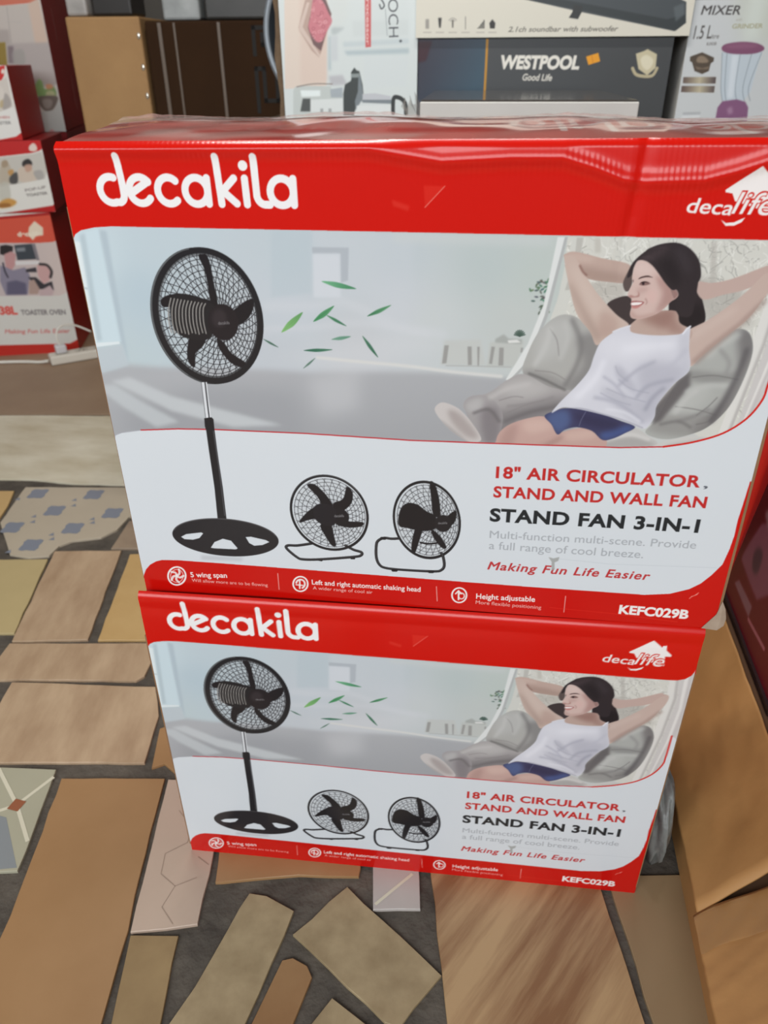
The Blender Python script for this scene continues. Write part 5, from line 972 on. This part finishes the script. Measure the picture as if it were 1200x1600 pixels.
# crumpled film at its left
bm = bmesh.new(); G = []
for j in range(10):
    G.append([bm.verts.new((.196 + .026 * i / 7 + .004 * math.sin(j * 2 + i), 1.0 + .045 * j + .005 * math.sin(i * 2.1), cz + .002 + .078 * (1 - i / 7) ** 1.2 * (.8 + .2 * math.sin(j * 1.7)) + .004 * random.random())) for i in range(8)])
for j in range(9):
    for i in range(7): bm.faces.new((G[j][i], G[j][i + 1], G[j + 1][i + 1], G[j + 1][i]))
tag(from_bm('plastic_film', bm, mat('film', (210, 200, 190), .15, .8, alpha=.5, bump=.3), smooth=True), 'crumpled clear plastic film between the meat processor and flat cartons', 'plastic film')
CM = crop(1040, 0, 6.6667)
def paint_mixer(Q):
    Q.poly(CM([(700, -100), (1300, -100), (1300, 500), (800, 420)]), (200, 206, 190), .6, 14); Q.poly(CM([(880, -60), (1060, -60), (960, 420), (800, 430)]), (218, 226, 220), .7, 8)
    Q.text('MIXER', CM([(365, 152)])[0], CM([(775, 152)])[0], CM([(370, 52)])[0], (70, 66, 66), .012, .12); Q.text('1.5 L', CM([(285, 405)])[0], CM([(470, 400)])[0], CM([(290, 262)])[0], (84, 80, 78), .01, .1); Q.text('itre', CM([(470, 402)])[0], CM([(552, 400)])[0], CM([(474, 350)])[0], (96, 92, 90), .0, .1); Q.text('BLENDER', CM([(425, 472)])[0], CM([(530, 470)])[0], CM([(428, 440)])[0], (110, 106, 104), .01)
    Q.text('with', CM([(730, 218)])[0], CM([(795, 216)])[0], CM([(732, 190)])[0], (170, 168, 160), 0); Q.text('GRINDER', CM([(690, 298)])[0], CM([(1010, 292)])[0], CM([(694, 248)])[0], (172, 170, 140), .02)
    Q.poly(CM([(255, 590), (310, 570), (380, 545), (450, 575), (505, 600), (500, 640), (470, 660), (450, 740), (380, 772), (300, 740), (275, 650), (252, 635)]), (86, 74, 62), 1, .4); Q.poly(CM([(330, 600), (380, 580), (430, 610), (440, 650), (330, 650)]), (150, 132, 112), .9, .8, 4); Q.poly(CM([(300, 690), (380, 710), (460, 690), (440, 720), (330, 722)]), (140, 122, 104), .8, .8)
    for y in (802, 895): Q.poly(CM([(185 - (y - 802) * .2, y), (528 - (y - 802) * .15, y), (520 - (y - 802) * .15, y + 70), (178 - (y - 802) * .2, y + 66)]), None, 1, .4, 0, None, (CM([(180, y)])[0], (104, 88, 82), CM([(360, y)])[0], (196, 186, 160))); Q.poly(CM([(360, y), (526 - (y - 802) * .15, y), (518 - (y - 802) * .15, y + 70), (360, y + 68)]), None, 1, 0, 0, None, (CM([(360, y)])[0], (192, 182, 156), CM([(520, y)])[0], (92, 80, 80)))
    Q.poly(CM([(590, 540), (1010, 540), (960, 680), (880, 960), (800, 1060), (590, 1050), (570, 950), (585, 700)]), (196, 208, 218), .9, .6)
    for x0, x1 in ((590, 570), (640, 610), (780, 720), (900, 800), (1000, 860)): Q.line(CM([(x0, 550), (x1 + 6, 900), (x1 + 20, 1050)]), 1.1, (140, 152, 162), .9, 4, None, .3)
    Q.poly(CM([(690, 570), (760, 570), (700, 1020), (640, 1020)]), (222, 230, 238), .8, 2); Q.poly(CM([(585, 490), (640, 455), (800, 435), (950, 450), (1025, 490), (1010, 530), (900, 562), (700, 562), (600, 535)]), (132, 82, 112), 1, .5, 4); Q.poly(CM([(620, 480), (800, 450), (960, 470), (880, 500), (700, 505)]), (150, 100, 128), .7, 2, 4)
    Q.poly(CM([(520, 1230), (540, 1120), (590, 1055), (740, 1035), (830, 1060), (860, 1120), (850, 1230), (830, 1400), (530, 1400)]), (136, 92, 128), 1, .6, 0); Q.poly(CM([(640, 1130), (690, 1110), (700, 1180), (650, 1190)]), (176, 140, 168), .8, 2)
    Q.poly(CM([(180, 1170), (365, 1165), (360, 1200), (175, 1205)]), (176, 180, 184), .8, .8); Q.poly(CM([(170, 1200), (360, 1195), (355, 1230), (168, 1235)]), (222, 226, 228), .9, .8)
carton('mixer_carton', 'white mixer carton picturing a purple blender, right of the black speaker carton', (.817, 1.5), 0, .24, .2555, .22, white_board, cell=.0012, base=(206, 210, 212), paint=paint_mixer, left=False, z=cz)

# --- brown carton at the right with slanting flaps, red carton on top
th = math.radians(2.5); kr = Matrix.Rotation(-th, 4, 'Z')
t = thing('flap_carton', 'large tan cardboard carton with slanting taped flaps at the right edge', 'box', (.664, 0, 0), -th)
Y0, Y1 = -.34, .66; bxm = mat('tan_board', (190, 142, 88), .62, noise=.28, nscale=5, color2=(170, 122, 70), bump=.10, bscale=26)
bm = bmesh.new(); prof = [(.004, 0), (.004, .050), (.102, .176), (.62, .176), (.62, 0)]
A_ = [bm.verts.new((x, Y0 + .004, z)) for x, z in prof]; B_ = [bm.verts.new((x, Y1 - .004, z)) for x, z in prof]; n = len(prof)
bm.faces.new(A_); bm.faces.new(B_[::-1])
for i in range(n): bm.faces.new((A_[i], B_[i], B_[(i + 1) % n], A_[(i + 1) % n]))
bmesh.ops.recalc_face_normals(bm, faces=bm.faces); from_bm('carton_body', bm, mat('board_inside', (96, 66, 44), .8), t)
bm = bmesh.new(); bm_box(bm, 0, .0036, Y0, Y1, 0, .062); from_bm('side_panel', bm, bxm, t)
bm = bmesh.new(); bm_box(bm, .112, .622, Y0, Y1, .1765, .1795); from_bm('top_panel', bm, bxm, t)
sl = Vector((math.cos(math.radians(50)), 0, math.sin(math.radians(50)))); nn = Vector((-sl.z, 0, sl.x)); SB = Vector((-.004, 0, .058)); SLEN = .156
def slope_flap(ya, yb, seed, over=.0):
    bm = bmesh.new(); NA, NB = 46, 40; G = []; r = np.random.RandomState(seed)
    for i in range(NA + 1):
        s_ = (-over + (SLEN + over) * i / NA); row = []
        for j in range(NB + 1):
            f = j / NB; y0_, y1_ = ya(s_), yb(s_); y = y0_ + (y1_ - y0_) * f
            hgt = .0016 * float(smooth_noise(np.array(s_), np.array(y), 60, seed)) + sum(am * math.exp(-((y - (c0 + s_ * k0)) / .0035) ** 2) for am, c0, k0 in ((.0022, .07, .45), (.0016, .105, .6), (-.0018, .02, .25), (.0018, .16, .5), (.002, .01, .5), (-.0016, -.12, .3), (.0016, -.155, .35), (.0014, -.20, .2))) - .0012 * math.exp(-((y - (.24 + s_ * .35)) / .004) ** 2)
            row.append(bm.verts.new(SB + sl * s_ + nn * (.004 + hgt) + Vector((0, y, 0))))
        G.append(row)
    for i in range(NA):
        for j in range(NB): bm.faces.new((G[i][j], G[i + 1][j], G[i + 1][j + 1], G[i][j + 1]))
    return bm
far = slope_flap(lambda s_: -.058 + .10 * s_ - .0 + .030 * max(0, s_ - .03) , lambda s_: Y1 - .01, 31)
near = slope_flap(lambda s_: Y0 + .01, lambda s_: -.0592 + .10 * s_ - .17 * max(0, s_ - .022), 37, .006)
for g in (far, near):
    o = from_bm('flap', g, bxm, t, smooth=True); md = o.modifiers.new('board', 'SOLIDIFY'); md.thickness = .003; md.offset = -1
bm = bmesh.new(); G = []
for i in range(24):
    s_ = -.004 + .158 * i / 23; e0 = -.0592 + .10 * s_ - .17 * max(0, s_ - .022)
    G.append([bm.verts.new(SB + sl * s_ + nn * (.0062 + .0010 * math.sin(i * .9 + j * 1.6) * random.random()) + Vector((0, e0 - .004 - .045 * j / 6, 0))) for j in range(7)])
for i in range(23):
    for j in range(6): bm.faces.new((G[i][j], G[i][j + 1], G[i + 1][j + 1], G[i + 1][j]))
from_bm('packing_tape', bm, mat('brown_tape', (190, 144, 88), .25, .6, alpha=.5, bump=.2, bscale=18), t, smooth=True)

CR = crop(1100, 640, 3.478)
org = np.array([.776, .152, .1800]); ez = np.array([math.sin(th), math.cos(th), 0])
Q = Sheet(.62, .48, .0016, plane_h(org + ez * .62, -ez, np.array([0, 0, 1.0])), (116, 14, 34))
Q.poly(CR([(330, 250), (500, -200), (700, 100), (700, 400), (150, 940), (100, 900)]), (104, 12, 26), .8, 8)
Q.poly(CR([(210, 790), (300, 640), (330, 620), (420, 640), (500, 800), (420, 960), (300, 1030), (275, 1010), (215, 850)]), (150, 84, 104), 1, 1.5, 4); Q.poly(CR([(270, 780), (300, 750), (318, 790), (290, 890), (262, 870)]), (92, 56, 72), 1, 2, 4); Q.poly(CR([(330, 560), (420, 480), (460, 640), (345, 650)]), (170, 130, 136), .9, 2)
Q.poly(CR([(165, 940), (190, 925), (260, 1070), (240, 1130), (180, 980)]), (158, 116, 128), .9, 1, 0); Q.line(CR([(240, 1140), (325, 1300)]), 2.6, (196, 120, 132), .9, 0, None, .5)
t = thing('red_carton', 'dark red carton with pink print standing on the tan flap carton', 'box', tuple(org), -th)
from_bm('carton_body', bm_box(bmesh.new(), .0012, .40, 0, .62, 0, .48, .003), dk_red, t)
Q.mesh('side_panel', shop_print, t, lambda u, v, d: np.c_[np.zeros_like(u) + .0002, .62 - u, v])
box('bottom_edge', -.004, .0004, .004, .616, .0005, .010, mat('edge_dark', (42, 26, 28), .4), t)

# grey plastic bag slumped behind the lower carton
bm = bmesh.new(); bmesh.ops.create_icosphere(bm, subdivisions=4, radius=1)
for v in bm.verts:
    n_ = v.co.copy(); k = 1 + .10 * math.sin(7 * n_.x + 3 * n_.z) * math.sin(6 * n_.y + 1) + .05 * math.sin(15 * n_.x + 9 * n_.y)
    v.co = Vector((n_.x * .018 * k, n_.y * .060 * k, max(-.9, n_.z) * .075 * k + .070))
o = from_bm('plastic_bag', bm, mat('bag_grey', (124, 126, 122), .45, noise=.3, nscale=20, color2=(104, 106, 104), bump=.4, bscale=40), None, (.631, .078, 0), True); o.rotation_euler = (0, 0, -.1)
tag(o, 'slumped grey plastic bag between the lower fan carton and the tan carton', 'plastic bag')
